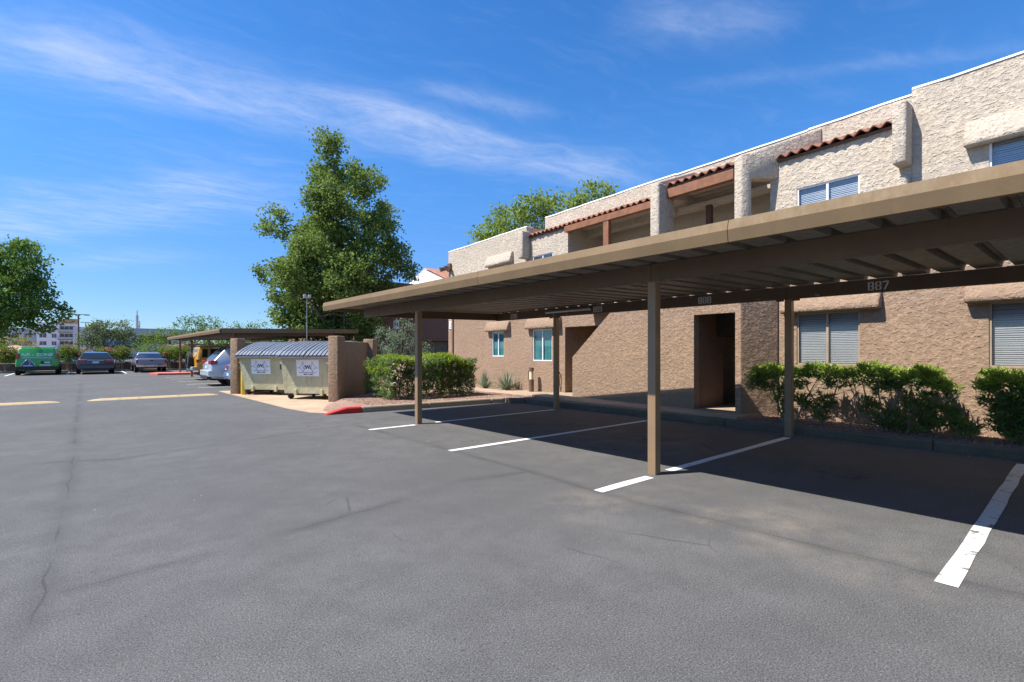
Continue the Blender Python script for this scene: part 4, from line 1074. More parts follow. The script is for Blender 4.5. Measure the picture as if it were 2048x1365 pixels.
def oleander(label, base, canopy, low, stems, seed, group='oleander bushes by the wall', flowers=()):
    r = np.random.default_rng(seed); root = tag(empty('oleander_bush', base), label, 'bush', group); root.scale = (1.0, 1.04, .89)
    def whorls(boxes, per):
        P = []; A = []
        for x0, x1, y0, y1, z0, z1, n in boxes:
            u = r.normal(size=(n, 3)); u = unit(u) * (r.random((n, 1)) ** .4); u = np.sign(u) * np.abs(u) ** .8
            c = np.array([(x0 + x1) / 2, (y0 + y1) / 2, (z0 + z1) / 2]) + u * np.array([(x1 - x0) / 2, (y1 - y0) / 2, (z1 - z0) / 2]) * 1.08
            c[:, 2] += .035 * np.sin(c[:, 1] * 9 + x0 * 7)
            cx = np.array([(x0 + x1) / 2, (y0 + y1) / 2, z0 - .25]); out = unit(c - cx)
            for i in range(n):
                k = r.integers(int(per * .6), int(per * 1.3)); ax = unit(out[i] * .8 + r.normal(size=(k, 3)) * .8 + np.array([0, 0, .25]))
                P.append(c[i] + ax * .05 + r.normal(size=(k, 3)) * .022); A.append(ax)
        return np.concatenate(P), np.concatenate(A)
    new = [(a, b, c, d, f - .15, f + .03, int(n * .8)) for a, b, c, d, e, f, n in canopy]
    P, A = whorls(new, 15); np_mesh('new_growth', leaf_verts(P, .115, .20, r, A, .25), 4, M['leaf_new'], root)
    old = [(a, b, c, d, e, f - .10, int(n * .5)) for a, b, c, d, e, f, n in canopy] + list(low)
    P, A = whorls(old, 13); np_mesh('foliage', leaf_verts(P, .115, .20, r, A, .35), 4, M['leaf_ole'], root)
    for (sx, sy, ex, ey, ez) in stems:
        s = Vector((sx, sy, -.02)); e = Vector((ex, ey, ez)); m_ = s * .45 + e * .55 + Vector((r.normal() * .04, r.normal() * .04, -.06))
        b = MB().path([s, m_, e], [.019, .013, .007], 6)
        for q in range(3):
            f = .45 + .2 * q; p0 = s.lerp(e, f); b.path([p0, p0 + Vector((r.normal() * .12, r.normal() * .14, .16 + r.random() * .12))], [.006, .003], 5)
        b.build('stem', M['bark_light'], root)
    if flowers:
        C = np.concatenate([np.array(f) + r.normal(size=(26, 3)) * np.array([.04, .06, .045]) for f in flowers]); np_mesh('blossom', leaf_verts(C, .035, .9, r), 4, M['petal'], root)
    return root
# local axes of each bush = world axes, base on the gravel
oleander('oleander bush beside the passage corner with bare stems below its clipped top', (10.0, 3.5, .11),
         [(-.35, .35, .15, .78, .62, 1.10, 95), (-.30, .35, -.85, .15, .76, 1.12, 125), (-.28, .2, .45, .85, .62, 1.0, 45)],
         [(-.15, .25, .0, .6, .35, .75, 40), (-.1, .25, -.5, .1, .30, .62, 34), (-.05, .2, .15, .40, .05, .32, 20), (-.1, .15, -.42, -.25, .05, .5, 14)],
         [(0, .3, .05, .55, .85), (0, .28, -.1, .25, .9), (0, .1, .1, -.25, .95), (.05, -.3, .1, -.55, .9), (0, -.32, -.1, -.1, .8), (0, .3, .1, .1, .85)], 21)
oleander('spreading oleander bush with dark lower leaves and one pink bloom between the two lower windows', (10.0, 2.05, .11),
         [(-.33, .33, .02, .52, .74, 1.14, 95), (-.33, .33, -.50, .08, .78, 1.10, 85), (-.3, .3, -.72, -.35, .62, .95, 34)],
         [(-.25, .3, -.45, .35, .02, .42, 75), (-.2, .2, -.7, -.2, .05, .6, 45), (-.15, .2, .25, .5, .25, .7, 26), (-.15, .2, -.30, -.05, .4, .75, 18)],
         [(0, .2, .05, .5, .9), (0, .15, -.05, .3, .95), (0, .1, 0, -.05, .95), (0, 0, .05, -.3, .9), (0, .2, -.1, .62, .55), (0, -.1, .0, -.15, .95)], 22, flowers=((-.15, -.62, .66), (-.12, -.55, .72)))
oleander('low oleander sucker shoots lying on the gravel', (10.05, 1.3, .11), [(-.12, .12, -.10, .1, .18, .36, 8)], [(-.15, .15, -.14, .16, .02, .28, 16)], [(0, 0, .02, .08, .3), (0, 0, 0, -.08, .26)], 23)
oleander('full oleander bush cut by the right picture edge', (10.0, .55, .11),
         [(-.35, .35, -.5, .45, .62, 1.10, 200), (-.3, .3, .35, .52, .5, .95, 35)], [(-.3, .3, -.5, .40, .02, .75, 230)], [(0, 0, .1, .2, .9), (0, 0, -.1, -.2, .9), (0, .1, 0, .35, .9)], 24)

# clipped hedge: several plants grown into one box
def hedge():
    r = np.random.default_rng(31); root = tag(empty('oleander_hedge', (7.9, 13.0, .11)), 'clipped flowering hedge with bright top between the enclosure and the walk', 'hedge')
    x0, x1, y0, y1, H = -1.65, 1.1, -.85, .85, 1.13
    def shape(p):
        return H + .05 * np.sin(p[:, 0] * 2.1) + .04 * np.sin(p[:, 0] * 5 + 1)
    n = 1300; c = np.stack([r.uniform(x0, x1, n), r.uniform(y0, y1, n), np.zeros(n)], 1)
    top = shape(c) - np.maximum(0, c[:, 0] - .45) ** 2 * .8 - .05 * np.sin(c[:, 0] * 8 + c[:, 1] * 5) - np.maximum(0, -c[:, 0] - 1.35) * .9 - np.maximum(0, np.abs(c[:, 1]) - .7) * .6
    c[:, 2] = top - r.random(n) ** 1.5 * .16
    P = np.repeat(c, 11, axis=0); A = np.tile(np.array([[0, 0, .6]]), (len(P), 1)) + r.normal(size=P.shape) * .8
    P = P + unit(A) * .04 + r.normal(size=P.shape) * .02
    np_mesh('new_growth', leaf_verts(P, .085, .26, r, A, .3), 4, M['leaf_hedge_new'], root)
    n = 2100; c = np.stack([r.uniform(x0, x1, n), r.uniform(y0, y1, n), r.random(n) ** .8 * (H - .1) + .05], 1)
    f = r.random(n); c[f < .5, 1] = y0 + r.random((f < .5).sum()) * .22; c[(f > .5) & (f < .66), 0] = x0 + r.random(((f > .5) & (f < .66)).sum()) * .2; c[f > .86, 0] = x1 - r.random((f > .86).sum()) * .2
    c[:, 1] += (.12 * np.sin(c[:, 0] * 3.3) + .10 * np.maximum(0, .5 - c[:, 2]))
    P = np.repeat(c, 10, axis=0); A = r.normal(size=P.shape) + np.array([0, -.5, .15]); P = P + r.normal(size=P.shape) * .035
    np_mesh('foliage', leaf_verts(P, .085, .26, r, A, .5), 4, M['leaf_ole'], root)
    n = 46; c = np.stack([r.uniform(x0, x1, n), r.uniform(y0 - .08, y0 + .12, n), r.uniform(.2, 1.1, n)], 1); c[:14, 0] = x0 + r.uniform(-.05, .3, 14); c[:14, 2] = r.uniform(.45, 1.0, 14)
    P = np.repeat(c, 8, axis=0) + r.normal(size=(n * 8, 3)) * .035; np_mesh('blossom', leaf_verts(P, .04, .9, r), 4, M['petal'], root)
    for k in range(14):
        x = r.uniform(x0 + .2, x1 - .2); y = r.uniform(y0 + .15, y1 - .2)
        MB().path([(x, y, -.05), (x + r.normal() * .1, y + r.normal() * .1, .4), (x + r.normal() * .25, y + r.normal() * .25, .95)], [.018, .014, .006], 6).build('stem', M['bark_light'], root)
hedge()

def agave(label, loc, n, L, seed):
    r = random.Random(seed); root = tag(empty('agave', loc), label, 'agave', 'grey agaves by the brown wall')
    b = MB()
    for i in range(n):
        az = r.uniform(0, 6.28); el = R(r.uniform(18, 85)); d = Vector((math.cos(az) * math.cos(el), math.sin(az) * math.cos(el), math.sin(el))); l = L * r.uniform(.7, 1.1)
        s = d.cross(Vector((0, 0, 1))).normalized(); up = s.cross(d).normalized(); prev = None; st = []
        for k in range(5):
            f = k / 4; c = d * (l * f) + Vector((0, 0, -.10 * l * f * f * math.cos(el))); wv = .022 * (1 - f) ** .7 * (1 if k else .7) + .001
            st += [c + s * wv, c - up * wv * .5, c - s * wv]
        vs = st; fs = []
        for k in range(4):
            for j in range(3): fs.append((k * 3 + j, k * 3 + (j + 1) % 3, k * 3 + 3 + (j + 1) % 3, k * 3 + 3 + j))
        b.add(vs, fs)
    b.build('leaves', M['leaf_agave'], root, smooth=60)['kind'] = 'stuff'
    return root
agave('grey green agave rosette beside the clipped hedge', (10.95, 14.2, .11), 95, .66, 1)
agave('larger grey green agave rosette below the narrow window', (11.0, 13.1, .11), 120, .70, 2)

def wall_shrub(label, x, y, h, rad, seed, petal=True, mat='leaf_bright'):
    r = np.random.default_rng(seed); root = tag(empty('flowering_shrub', (x, y, -.02)), label, 'shrub', 'flowering shrubs along the low wall')
    L3 = [(r.normal() * rad * .35, r.normal() * .2, h - rad * (.5 + .5 * r.random()), rad * r.uniform(.5, .75)) for _ in range(5)] + [(0, 0, h - rad * .8, rad * .8)]
    P, A = crown_points(L3, 110, .14, 16, r, .3); P = P[P[:, 2] > .72]
    np_mesh('crown', leaf_verts(P, .13, .4, r), 4, M[mat], root)
    for k in range(5):
        MB().path([(r.normal() * .06, r.normal() * .05, 0), (r.normal() * .2, r.normal() * .1, h * .45), (r.normal() * rad * .5, r.normal() * .15, h * .8)], [.03, .022, .01], 6).build('stem', M['bark_light'], root)
    if petal:
        d = unit(r.normal(size=(26, 3))); d[:, 2] = np.abs(d[:, 2]); C = np.repeat(np.array([0, 0, h - rad * .8]) + d * rad * .95, 7, axis=0); C = C + r.normal(size=C.shape) * .05
        np_mesh('blossom', leaf_verts(C, .07, .9, r), 4, M['petal_red'], root)
    return root
for i, (x, rad, h, lb) in enumerate(((-4.0, .75, 1.75, 'flowering shrub with bare stems just left of the green van'), (-.75, .75, 1.9, 'flowering shrub between the green van and the navy car'),
        (.05, .5, 1.6, 'slender flowering shrub directly behind the navy car'), (2.2, .62, 1.75, 'flowering shrub with bare stems between the navy car and the pickup'), (1.4, .5, 1.7, 'leafy shrub rising over the right shoulder of the navy car'),
        (5.2, .8, 1.9, 'shrub right of the pickup by the low wall'), (6.2, .7, 1.9, 'pinkish shrub behind the yellow car spare wheel'))):
    wall_shrub(lb, x, 47.8 + .12 * (i % 2), h, rad, 50 + i)
# ================================================================== low block wall with panels
lw_ = tag(empty('low_wall', (0, 48.4, 0)), 'low brown block wall behind the parked vehicles', 'wall')
for i in range(17):
    x = -26 + i * 2.6
    MB().box(x + .01, x + 2.59, 0, .2, -.05, .60).build('wall_panel', M['block_wall'], lw_, bevel=.01, seg=1)
    MB().box(x - .12, x + .12, -.03, .23, -.05, .64).build('wall_pier', M['block_wall'], lw_, bevel=.01, seg=1)
MB().box(-26, 18.2, -.02, .22, .642, .69).build('wall_cap', M['stucco_dark'], lw_)

# ================================================================== vehicles
def ring(st):
    y, hw, zb, zl, zt, hr = st
    half = [(0, zb), (hw * .82, zb), (hw * .97, zb + .12), (hw, (zb + zl) / 2), (hw * .97, zl), (hr, zt - min(.06, (zt - zl) * .5)), (hr * .86, zt), (0, zt)]
    return half
def vehicle(name, label, cat, loc, rz, stations, paint, wheels, wr, side_glass, rear_glass=None, front_glass=None, tails=(), group='parked vehicles', rim='rim', lower=None):
    root = tag(empty(name, loc, rz), label, cat, group)
    rings = [ring(s) for s in stations]; b = MB(); m_ = 14; vs = []
    for s, h in zip(stations, rings):
        full = h + [(-x, z) for x, z in h[-2:0:-1]]
        vs += [(x, s[0], z) for x, z in full]
    m_ = len(full); n = len(stations)
    fs = [(i * m_ + j, i * m_ + (j + 1) % m_, (i + 1) * m_ + (j + 1) % m_, (i + 1) * m_ + j) for i in range(n - 1) for j in range(m_)]
    fs += [tuple(range(m_ - 1, -1, -1)), tuple(range((n - 1) * m_, n * m_))]
    body = b.add(vs, fs).build('body', M[paint], root, bevel=.02, seg=2, smooth=32)
    def surf(y, t):
        for i in range(n - 1):
            if stations[i][0] <= y <= stations[i + 1][0]:
                f = (y - stations[i][0]) / max(1e-6, stations[i + 1][0] - stations[i][0])
                a = [((1 - f) * p[0] + f * q[0], (1 - f) * p[1] + f * q[1]) for p, q in zip(rings[i], rings[i + 1])]
                return a[4][0] + (a[5][0] - a[4][0]) * t, a[4][1] + (a[5][1] - a[4][1]) * t
        return 0, 0
    for poly in side_glass:
        for s in (-1, 1):
            pts = []
            for y, t in poly:
                x, z = surf(y, t); pts.append((s * (x + .012), y, z))
            k = len(pts); inn = [(p[0] - s * .02, p[1], p[2]) for p in pts]
            MB().add(pts + inn, [tuple(range(k)), tuple(range(2 * k - 1, k - 1, -1))] + [(i, (i + 1) % k, k + (i + 1) % k, k + i) for i in range(k)]).build('side_window', M['car_glass'], root)
    for nm, q in (('rear_window', rear_glass), ('windscreen', front_glass)):
        if q is None: continue
        y0, z0, w0, y1, z1, w1 = q; nv = Vector((0, -(z1 - z0), (y1 - y0))).normalized() * .012
        if nm == 'windscreen': nv = Vector((0, (z1 - z0), -(y1 - y0))).normalized() * .012
        pts = [Vector((-w0, y0, z0)) + nv, Vector((w0, y0, z0)) + nv, Vector((w1, y1, z1)) + nv, Vector((-w1, y1, z1)) + nv]; inn = [p - nv * 1.6 for p in pts]
        MB().add(pts + inn, [(0, 1, 2, 3), (7, 6, 5, 4), (0, 4, 5, 1), (1, 5, 6, 2), (2, 6, 7, 3), (3, 7, 4, 0)]).build(nm, M['car_glass'], root)
    hw = max(s[1] for s in stations)
    for y in wheels:
        for s in (-1, 1):
            MB().lathe([(0.001, .005), (wr + .06, .005), (wr + .06, -.02)], 24, 'x', (s * (hw + .0), y, wr)).build('wheel_arch', M['black_trim'], root)
            wq = empty('wheel', (s * (hw - .09), y, wr), parent=root)
            MB().lathe([(wr * .62, -.105), (wr * .93, -.105), (wr, -.07), (wr, .07), (wr * .93, .105), (wr * .62, .105)], 24, 'x').build('tyre', M['tyre'], wq, smooth=40)
            MB().lathe([(.001, s * .085), (wr * .2, s * .09), (wr * .25, s * .06), (wr * .5, s * .07), (wr * .63, s * .10), (wr * .63, -s * .09)], 24, 'x').build('rim', M[rim], wq, smooth=30)
    for (mat, x0, x1, y0, y1, z0, z1, nm) in tails:
        for s in (-1, 1):
            MB().box(min(s * x0, s * x1), max(s * x0, s * x1), y0, y1, z0, z1).build(nm, M[mat], root, bevel=.015)
    return root, surf
def extra(root, nm, mat, *bx, bev=.012): return MB().box(*bx).build(nm, M[mat], root, bevel=bev)
def mirrors(root, hw, y, z, mat):
    for s in (-1, 1): MB().box(min(s * (hw - .02), s * (hw + .2)), max(s * (hw - .02), s * (hw + .2)), y, y + .1, z, z + .15).build('mirror', M[mat], root, bevel=.03)

# green service van, rear to the camera
van, sf = vehicle('service_van', 'green wrapped service van with white lettering parked rear out at the low wall', 'van', (-2.08, 41.8, 0), 0,
    [(0, .93, .40, .92, .95, .88), (.06, .96, .36, .95, 1.1, .90), (.20, .97, .30, .98, 1.66, .80), (.5, .98, .28, .98, 1.72, .80), (3.0, .98, .28, .98, 1.70, .79), (3.5, .98, .28, .98, 1.62, .76), (4.4, .95, .30, .95, 1.05, .85), (5.0, .90, .34, .80, .86, .78), (5.15, .8, .40, .7, .74, .7)],
    'p_green', (.95, 4.0), .34, [[(2.3, .1), (3.2, .1), (3.35, .85), (2.3, .9)], [(3.28, .1), (3.95, .1), (3.5, .85), (3.42, .85)]],
    None, (4.35, 1.07, .78, 3.55, 1.58, .70), [('tail', .80, .93, .02, .2, .98, 1.34, 'tail_lamp')])
extra(van, 'bumper', 'black_trim', -.95, .95, -.07, .1, .34, .54); extra(van, 'roof_skin', 'p_white', -.76, .76, .3, 3.3, 1.70, 1.735)
extra(van, 'high_brake_lamp', 'tail', -.13, .13, .13, .2, 1.66, 1.72); mirrors(van, .96, 3.7, 1.0, 'black_trim')
extra(van, 'plate_recess', 'black_trim', .15, .62, -.012, .02, .70, .86); extra(van, 'number_plate', 'plate', .30, .58, -.02, -.01, .73, .83, bev=0)
for x0, x1, z in ((-.7, .62, 1.075), (-.78, .75, .985)):
    yz = .2 * (z - .95) / .71 * .95
    MB().add([(x0, .0, z - .02), (x1, .0, z - .02), (x1, .0, z + .025), (x0, .0, z + .025)], [(0, 1, 2, 3)]).build('decal_stripe', M['sign_white'], van, loc=(0, .055 * (z - .93) / .15 - .02 + .02, 0))
text_mesh('lettering', 'AIR - ZONE', .24, M['sign_white'], van, (-.02, .095, 1.25), (R(78), 0, 0), .008, 1.15)
text_mesh('lettering', 'AIR CONDITIONING & HEATING', .085, M['sign_white'], van, (-.02, .045, 1.08), (R(75), 0, 0), .001)
dr = MB(); dp = [(-.16, .93)] + [(-.38 + .27 * math.cos(a), .62 + .27 * math.sin(a) * .8) for a in [R(60 - 30 * k) for k in range(0, 12)]]
dr.prism([(-.72, .48), (-.10, .48), (-.17, .68), (-.36, .93), (-.46, .93), (-.62, .70)], -.018, -.006, 'y').build('decal_drop', M['blue_ink'], van)
dr = MB()
for a, c in (((-.75, .48), (-.65, .72)), ((-.65, .72), (-.46, .96)), ((-.07, .48), (-.14, .70)), ((-.14, .70), (-.36, .96)), ((-.40, .90), (-.30, .72)), ((-.30, .72), (-.38, .62))):
    dr.tube((a[0], -.014, a[1]), (c[0], -.014, c[1]), .014, n=5)
dr.build('decal_outline', M['sign_white'], van)
for x, z in ((.1, .62), (.1, .57)): MB().box(x, x + .5, -.012, -.006, z, z + .03).build('decal_line', M['sign_white'], van)
MB().box(-.62, -.2, -.024, -.018, .56, .61).build('decal_line', M['sign_white'], van)

navy, _ = vehicle('sedan', 'navy blue car with pale number plate parked between the van and the pickup', 'car', (.65, 41.4, 0), 0,
    [(0, .88, .42, .86, .92, .84), (.10, .92, .32, .90, .98, .86), (.60, .93, .26, .92, 1.36, .66), (1.1, .93, .24, .93, 1.42, .64), (2.3, .93, .24, .92, 1.42, .64), (3.4, .92, .24, .90, 1.02, .78), (4.6, .88, .28, .78, .84, .78), (4.85, .76, .36, .68, .72, .68)],
    'p_navy', (.95, 3.8), .33, [[(.75, .12), (1.7, .1), (1.7, .88), (.95, .85)], [(1.76, .1), (2.9, .1), (2.35, .88), (1.76, .88)]],
    (.13, 1.01, .78, .57, 1.34, .60), (3.35, 1.04, .74, 2.4, 1.40, .60), [('tail', .50, .90, -.025, .18, .78, .93, 'tail_lamp')])
extra(navy, 'bumper', 'p_navy', -.9, .9, -.07, .12, .36, .60, bev=.04); extra(navy, 'number_plate', 'plate', -.17, .15, -.025, -.0, .70, .82, bev=0); extra(navy, 'trim_bar', 'chrome', -.42, .42, -.02, .02, .86, .89); mirrors(navy, .92, 3.0, .92, 'p_navy')
extra(navy, 'lower_valance', 'black_trim', -.75, .75, -.075, .05, .30, .40)

pk, _ = vehicle('pickup_truck', 'grey pickup truck with closed tailgate parked nearest the red kerbed island', 'pickup', (3.62, 42.4, 0), 0,
    [(0, .86, .48, .86, .93, .83), (.05, .88, .42, .88, .96, .84), (1.85, .88, .36, .88, .96, .84), (1.90, .88, .34, .90, 1.32, .66), (2.1, .88, .34, .90, 1.40, .64), (2.9, .88, .34, .90, 1.40, .63), (3.5, .88, .34, .90, .98, .78), (4.6, .85, .38, .82, .88, .78), (4.75, .78, .42, .74, .78, .72)],
    'p_grey', (.95, 3.85), .33, [[(2.15, .1), (3.2, .1), (2.88, .88), (2.2, .88)]],
    (1.89, 1.02, .62, 1.92, 1.30, .56), (3.45, 1.0, .72, 2.95, 1.37, .6), [('tail', .74, .87, -.015, .1, .66, .88, 'tail_lamp')])
extra(pk, 'bumper', 'chrome', -.86, .86, -.10, .05, .40, .54); extra(pk, 'number_plate', 'plate', -.16, .16, -.112, -.1, .42, .52, bev=0); extra(pk, 'tailgate', 'p_grey', -.70, .70, -.022, .01, .58, .92); extra(pk, 'tailgate_handle', 'black_trim', -.1, .1, -.035, -.02, .80, .85)
extra(pk, 'bed_liner', 'black_trim', -.70, .70, .1, 1.8, .962, .968, bev=0); mirrors(pk, .88, 3.05, .95, 'black_trim')

silver, _ = vehicle('suv', 'silver suv with roof spoiler backed under the far carport', 'car', (3.95, 24.3, 0), R(-90),
    [(0, .88, .42, .90, .96, .84), (.08, .93, .32, .94, 1.02, .88), (.55, .95, .26, .98, 1.55, .68), (.95, .95, .24, .98, 1.62, .67), (2.7, .95, .24, .96, 1.60, .67), (3.6, .94, .24, .94, 1.12, .80), (4.5, .90, .28, .86, .93, .80), (4.75, .78, .36, .74, .78, .70)],
    'p_silver', (.95, 3.75), .36, [[(.85, .12), (1.75, .1), (1.75, .88), (1.05, .85)], [(1.8, .1), (3.1, .1), (2.7, .88), (1.8, .88)]],
    (.12, 1.06, .76, .50, 1.50, .62), (3.55, 1.14, .76, 2.75, 1.57, .62), [('tail', .42, .94, -.01, .24, .90, 1.06, 'tail_lamp')])
extra(silver, 'bumper', 'p_silver', -.92, .92, -.10, .15, .40, .66, bev=.05); extra(silver, 'bumper_trim', 'chrome', -.70, .70, -.11, -.09, .44, .47); extra(silver, 'number_plate', 'plate', -.17, .17, -.02, -.0, .72, .83, bev=0)
extra(silver, 'spoiler', 'black_trim', -.64, .64, .36, .62, 1.55, 1.60, bev=.02); mirrors(silver, .94, 3.2, 1.02, 'p_silver'); extra(silver, 'valance', 'black_trim', -.75, .75, -.105, .05, .29, .40)

yel, _ = vehicle('suv', 'yellow off-road suv with spare wheel on its back door under the far carport', 'car', (4.25, 29.75, 0), R(-90),
    [(0, .86, .56, 1.02, 1.06, .82), (.06, .92, .50, 1.04, 1.20, .84), (.14, .93, .48, 1.05, 1.66, .76), (.4, .94, .46, 1.05, 1.72, .76), (2.6, .94, .46, 1.04, 1.72, .76), (2.95, .94, .46, 1.03, 1.25, .82), (4.2, .92, .50, .98, 1.08, .84), (4.4, .84, .54, .9, .96, .78)],
    'p_yellow', (.85, 3.55), .42, [[(.25, .16), (1.05, .16), (.98, .86), (.28, .86)], [(1.45, .16), (2.6, .16), (2.5, .86), (1.5, .86)]],
    (.07, 1.14, .62, .13, 1.56, .58), (2.92, 1.28, .74, 2.65, 1.66, .68), [('amber', .72, .94, -.005, .16, .90, 1.06, 'tail_lamp'), ('tail', .74, .955, .02, .12, .92, 1.04, 'tail_lens')], rim='rim_dark')
extra(yel, 'roof_skin', 'p_white', -.70, .70, .2, 2.5, 1.715, 1.75, bev=.02); extra(yel, 'bumper', 'galv', -.90, .90, -.16, .06, .50, .68, bev=.03)
for s in (-1, 1): extra(yel, 'wheel_flare', 'black_trim', min(s * .92, s * .98), max(s * .92, s * .98), .3, 1.4, .62, .95, bev=.04)
sw_ = empty('spare_wheel', (-.12, -.14, .98), parent=yel)
MB().lathe([(.24, -.11), (.38, -.11), (.42, -.07), (.42, .07), (.38, .11), (.24, .11)], 24, 'y').build('tyre', M['tyre'], sw_, smooth=40); MB().lathe([(.001, -.08), (.1, -.09), (.25, -.07), (.25, .09)], 20, 'y').build('rim', M['rim_dark'], sw_)
extra(yel, 'tow_hitch', 'galv', -.06, .06, -.34, -.1, .42, .50); mirrors(yel, .93, 2.7, 1.15, 'black_trim')

blue, _ = vehicle('sedan', 'blue sedan mostly hidden behind the far enclosure pillar', 'car', (4.30, 21.6, 0), R(-90),
    [(0, .82, .40, .84, .90, .80), (.10, .88, .30, .86, .95, .82), (.75, .90, .26, .88, 1.02, .78), (1.35, .90, .24, .90, 1.40, .62), (2.4, .90, .24, .90, 1.41, .62), (3.3, .90, .24, .88, 1.0, .76), (4.4, .86, .28, .76, .82, .76), (4.65, .74, .36, .66, .70, .66)],
    'p_blue', (.95, 3.7), .32, [[(1.35, .1), (1.9, .1), (1.9, .88), (1.45, .85)], [(1.95, .1), (2.9, .1), (2.4, .88), (1.95, .88)]],
    (.80, 1.04, .68, 1.32, 1.37, .58), (3.25, 1.02, .72, 2.45, 1.39, .58), [('tail', .52, .86, -.02, .18, .74, .88, 'tail_lamp'), ('clear_lamp', .56, .80, -.03, .0, .70, .75, 'reverse_lamp')])
extra(blue, 'bumper', 'p_blue', -.86, .86, -.08, .12, .36, .62, bev=.05); extra(blue, 'number_plate', 'plate', -.16, .16, -.09, -.075, .50, .60, bev=0); mirrors(blue, .88, 2.95, .9, 'p_blue')

def far_car(label, loc, rz, paint):
    c, _ = vehicle('sedan', label, 'car', loc, rz,
        [(0, .84, .40, .86, .92, .80), (.6, .9, .26, .88, 1.0, .78), (1.3, .9, .24, .9, 1.42, .62), (2.5, .9, .24, .9, 1.42, .62), (3.4, .9, .24, .88, 1.0, .76), (4.5, .84, .3, .74, .80, .72)],
        paint, (.95, 3.6), .33, [[(1.3, .1), (2.9, .1), (2.45, .88), (1.4, .88)]], (.65, 1.02, .68, 1.28, 1.38, .56), (3.35, 1.02, .7, 2.55, 1.38, .58), [('clear_lamp', .5, .8, 4.42, 4.52, .62, .72, 'headlamp')], group='cars in the lot beyond the wall')
far_car('distant teal car with bright windscreen beyond the low wall', (-.2, 69.5, -.2), R(172), 'p_teal')
far_car('distant dark car beyond the low wall left of the far carport', (6.9, 66.0, -.2), R(168), 'p_navy')
far_car('distant white car at the edge of the far shrubs beyond the wall', (5.4, 72.0, -.2), R(175), 'p_white')
far_car('distant silver car beyond the wall behind the navy car', (1.6, 72.0, -.2), R(100), 'p_silver')

# ================================================================== lamps and poles
bl_ = tag(empty('path_light', (11.05, 11.9, .12)), 'brown bollard path light with cream lens on the walk', 'path light')
MB().tube((0, 0, -.02), (0, 0, .40), .085, .085, 16).build('post', M['bronze'], bl_, smooth=40); MB().tube((0, 0, .402), (0, 0, .68), .07, .07, 16).build('lens', M['lamp_lens'], bl_, smooth=40)
for k in range(3):
    a = R(20 + 120 * k); MB().box(-.02, .02, -.006, .006, .40, .68).build('strut', M['bronze'], bl_, loc=(.08 * math.cos(a), .08 * math.sin(a), 0), rot=(0, 0, a))
MB().tube((0, 0, .682), (0, 0, .78), .088, .085, 16).build('cap', M['bronze'], bl_, smooth=40)
lp = tag(empty('light_pole', (7.3, 22.0, 0)), 'thin grey pole with small flood heads above the dumpsters', 'light pole')
MB().tube((0, 0, 0), (0, 0, 3.75), .02, .014, 8).build('pole', M['galv'], lp)
MB().box(-.14, .14, -.05, .05, 3.72, 3.78).build('crossarm', M['galv'], lp)
for s in (-1, 1): MB().box(s * .10 - .05, s * .10 + .05, -.10, .05, 3.78, 3.87).build('lamp_head', M['galv'], lp, bevel=.02)
def lot_pole(label, loc, h, arm):
    p = tag(empty('light_pole', loc), label, 'light pole', 'tall parking lot lamps')
    MB().tube((0, 0, 0), (0, 0, h), .12, .08, 8).build('pole', M['bronze'], p)
    MB().box(-arm, arm, -.06, .06, h, h + .08).build('crossarm', M['bronze'], p)
    for s in (-1, 1): MB().box(s * arm - .3, s * arm + .3, -.2, .2, h - .06, h + .06).build('lamp_head', M['bronze'], p)
lot_pole('tall double headed lot lamp before the white store tower', (-.42, 92.6, 0), 6.65, .9)
lot_pole('smaller distant lot lamp just right of the taller one', (.55, 150.0, 0), 8.2, .6)
mp = tag(empty('antenna_mast', (9.8, 147.5, 0)), 'grey antenna mast rising behind the store roof', 'mast')
MB().tube((0, 0, 0), (0, 0, 10.1), .32, .28, 12).build('mast', M['galv'], mp); MB().tube((0, 0, 10.1), (0, 0, 11.3), .13, .1, 8).build('mast_top', M['galv'], mp); MB().tube((.5, 0, 0), (.5, 0, 8.8), .1, .1, 8).build('cable_tray', M['galv'], mp)

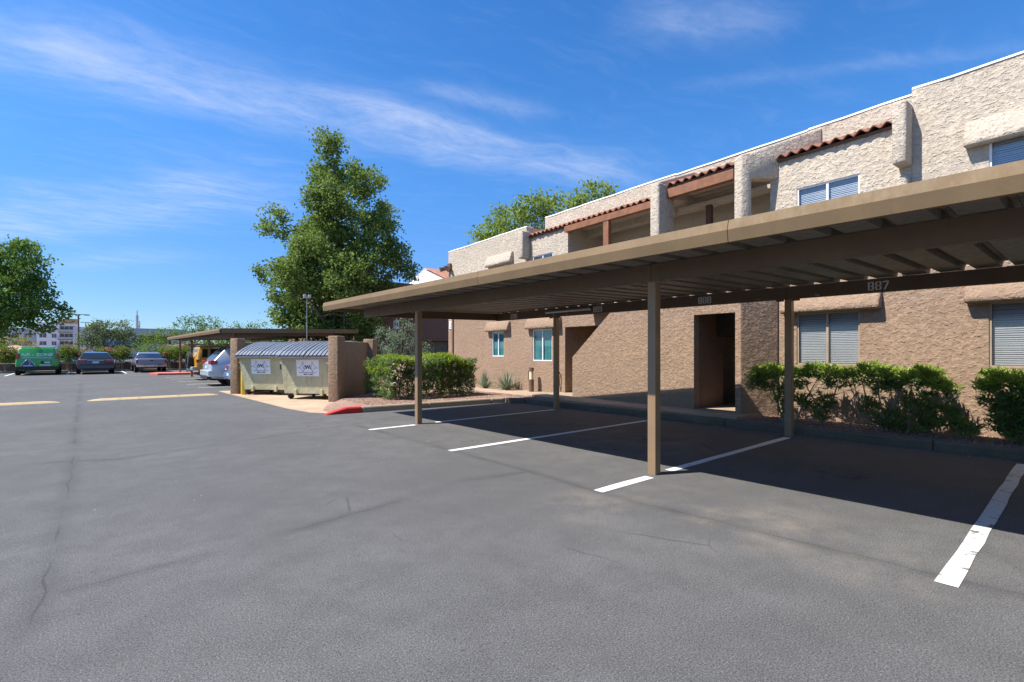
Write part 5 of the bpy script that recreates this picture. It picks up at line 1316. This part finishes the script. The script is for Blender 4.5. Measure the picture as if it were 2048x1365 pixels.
# ================================================================== far buildings
ap = tag(empty('apartment_block', (-26, 270, 0)), 'distant five storey pale apartment block with dark balconies', 'building')
MB().box(0, 12.4, 0, 14, 0, 10.6).build('wing', M['apt_grey'], ap); MB().box(12.4, 19.0, -1.0, 14, 0, 13.2).build('wall', M['apt_wall'], ap)
MB().box(19.0, 24.6, -.5, 14, 0, 14.6).build('tower', M['apt_wall'], ap); MB().box(18.9, 24.8, -1.3, 14, 13.0, 14.9).build('tower_cap', M['walk'], ap)
for k in range(4):
    z = 1.2 + k * 3.0
    for x, wd in ((13.2, 2.0), (16.8, 1.3)):
        if k == 3 and wd > 1.5: continue
        q = MB().box(x, x + wd, -1.06, -1.01, z, z + 1.5).build('window', M['far_glass'], ap); MB().box(x + wd / 2 - .05, x + wd / 2 + .05, -1.1, -1.06, z, z + 1.5).build('mullion', M['apt_wall'], q)
    q = empty('balcony', (19.2, -.5, z - .6), parent=ap)
    MB().box(0, 4.6, -.02, 0, 0, 2.3).build('door', M['far_glass'], q); MB().box(-.5, 4.4, -1.5, -.03, -.25, -.05).build('slab', M['far_dark'], q); MB().box(-.5, 4.4, -1.5, -1.44, -.05, .9).build('railing', M['apt_grey'], q)
    for x in (1.2, 2.6): MB().box(x, x + .12, -.06, -.02, 0, 2.3).build('mullion', M['apt_wall'], q)
    for x in (1.5, 5.5, 9.0):
        if z < 9: MB().box(x, x + 2, -.06, -.01, z, z + 1.5).build('window', M['far_glass'], ap)
st = tag(empty('store_building', (-1.35, 125, 0)), 'pale commercial store with square corner tower and dark entry recess', 'building')
MB().box(0, 4.4, 0, 10, 0, 6.2).build('tower', M['store_wall'], st); MB().box(4.4, 8.6, 1.0, 12, 0, 5.9).build('wall', M['store_wall'], st); MB().box(3.2, 4.2, -.05, .0, 0, 3.4).build('door', M['far_dark'], st)
wall_y('entry_wall', 8.6, 18.0, 0, 6.2, 0, .6, [(10.0, 15.5, 3.1, 4.8)], M['store_grey'], st); MB().box(8.6, 18.0, 2.0, 12, 0, 6.1).build('recess', M['far_dark'], st)
MB().box(4.4, 10, -.8, .9, 2.4, 2.7).build('awning', M['far_dark'], st); MB().box(9.9, 12.2, .05, .5, 0, 3.1).build('pier', M['store_wall'], st)
ki = tag(empty('kiosk', (-8.6, 97.0, 0)), 'small orange kiosk with salmon hipped roof left of the van', 'kiosk')
MB().box(0, 2.9, 0, 3, -.1, 1.55).build('wall', M['orange'], ki)
MB().add([(-.3, -.3, 1.55), (3.2, -.3, 1.55), (3.2, 3.3, 1.55), (-.3, 3.3, 1.55), (1.0, 1.5, 2.35), (1.9, 1.5, 2.35)], [(0, 1, 5, 4), (1, 2, 5), (2, 3, 4, 5), (3, 0, 4), (0, 3, 2, 1)]).build('roof', M['salmon'], ki)
MB().box(.4, 2.4, -.05, -.01, .3, .75).build('counter_opening', M['far_dark'], ki)
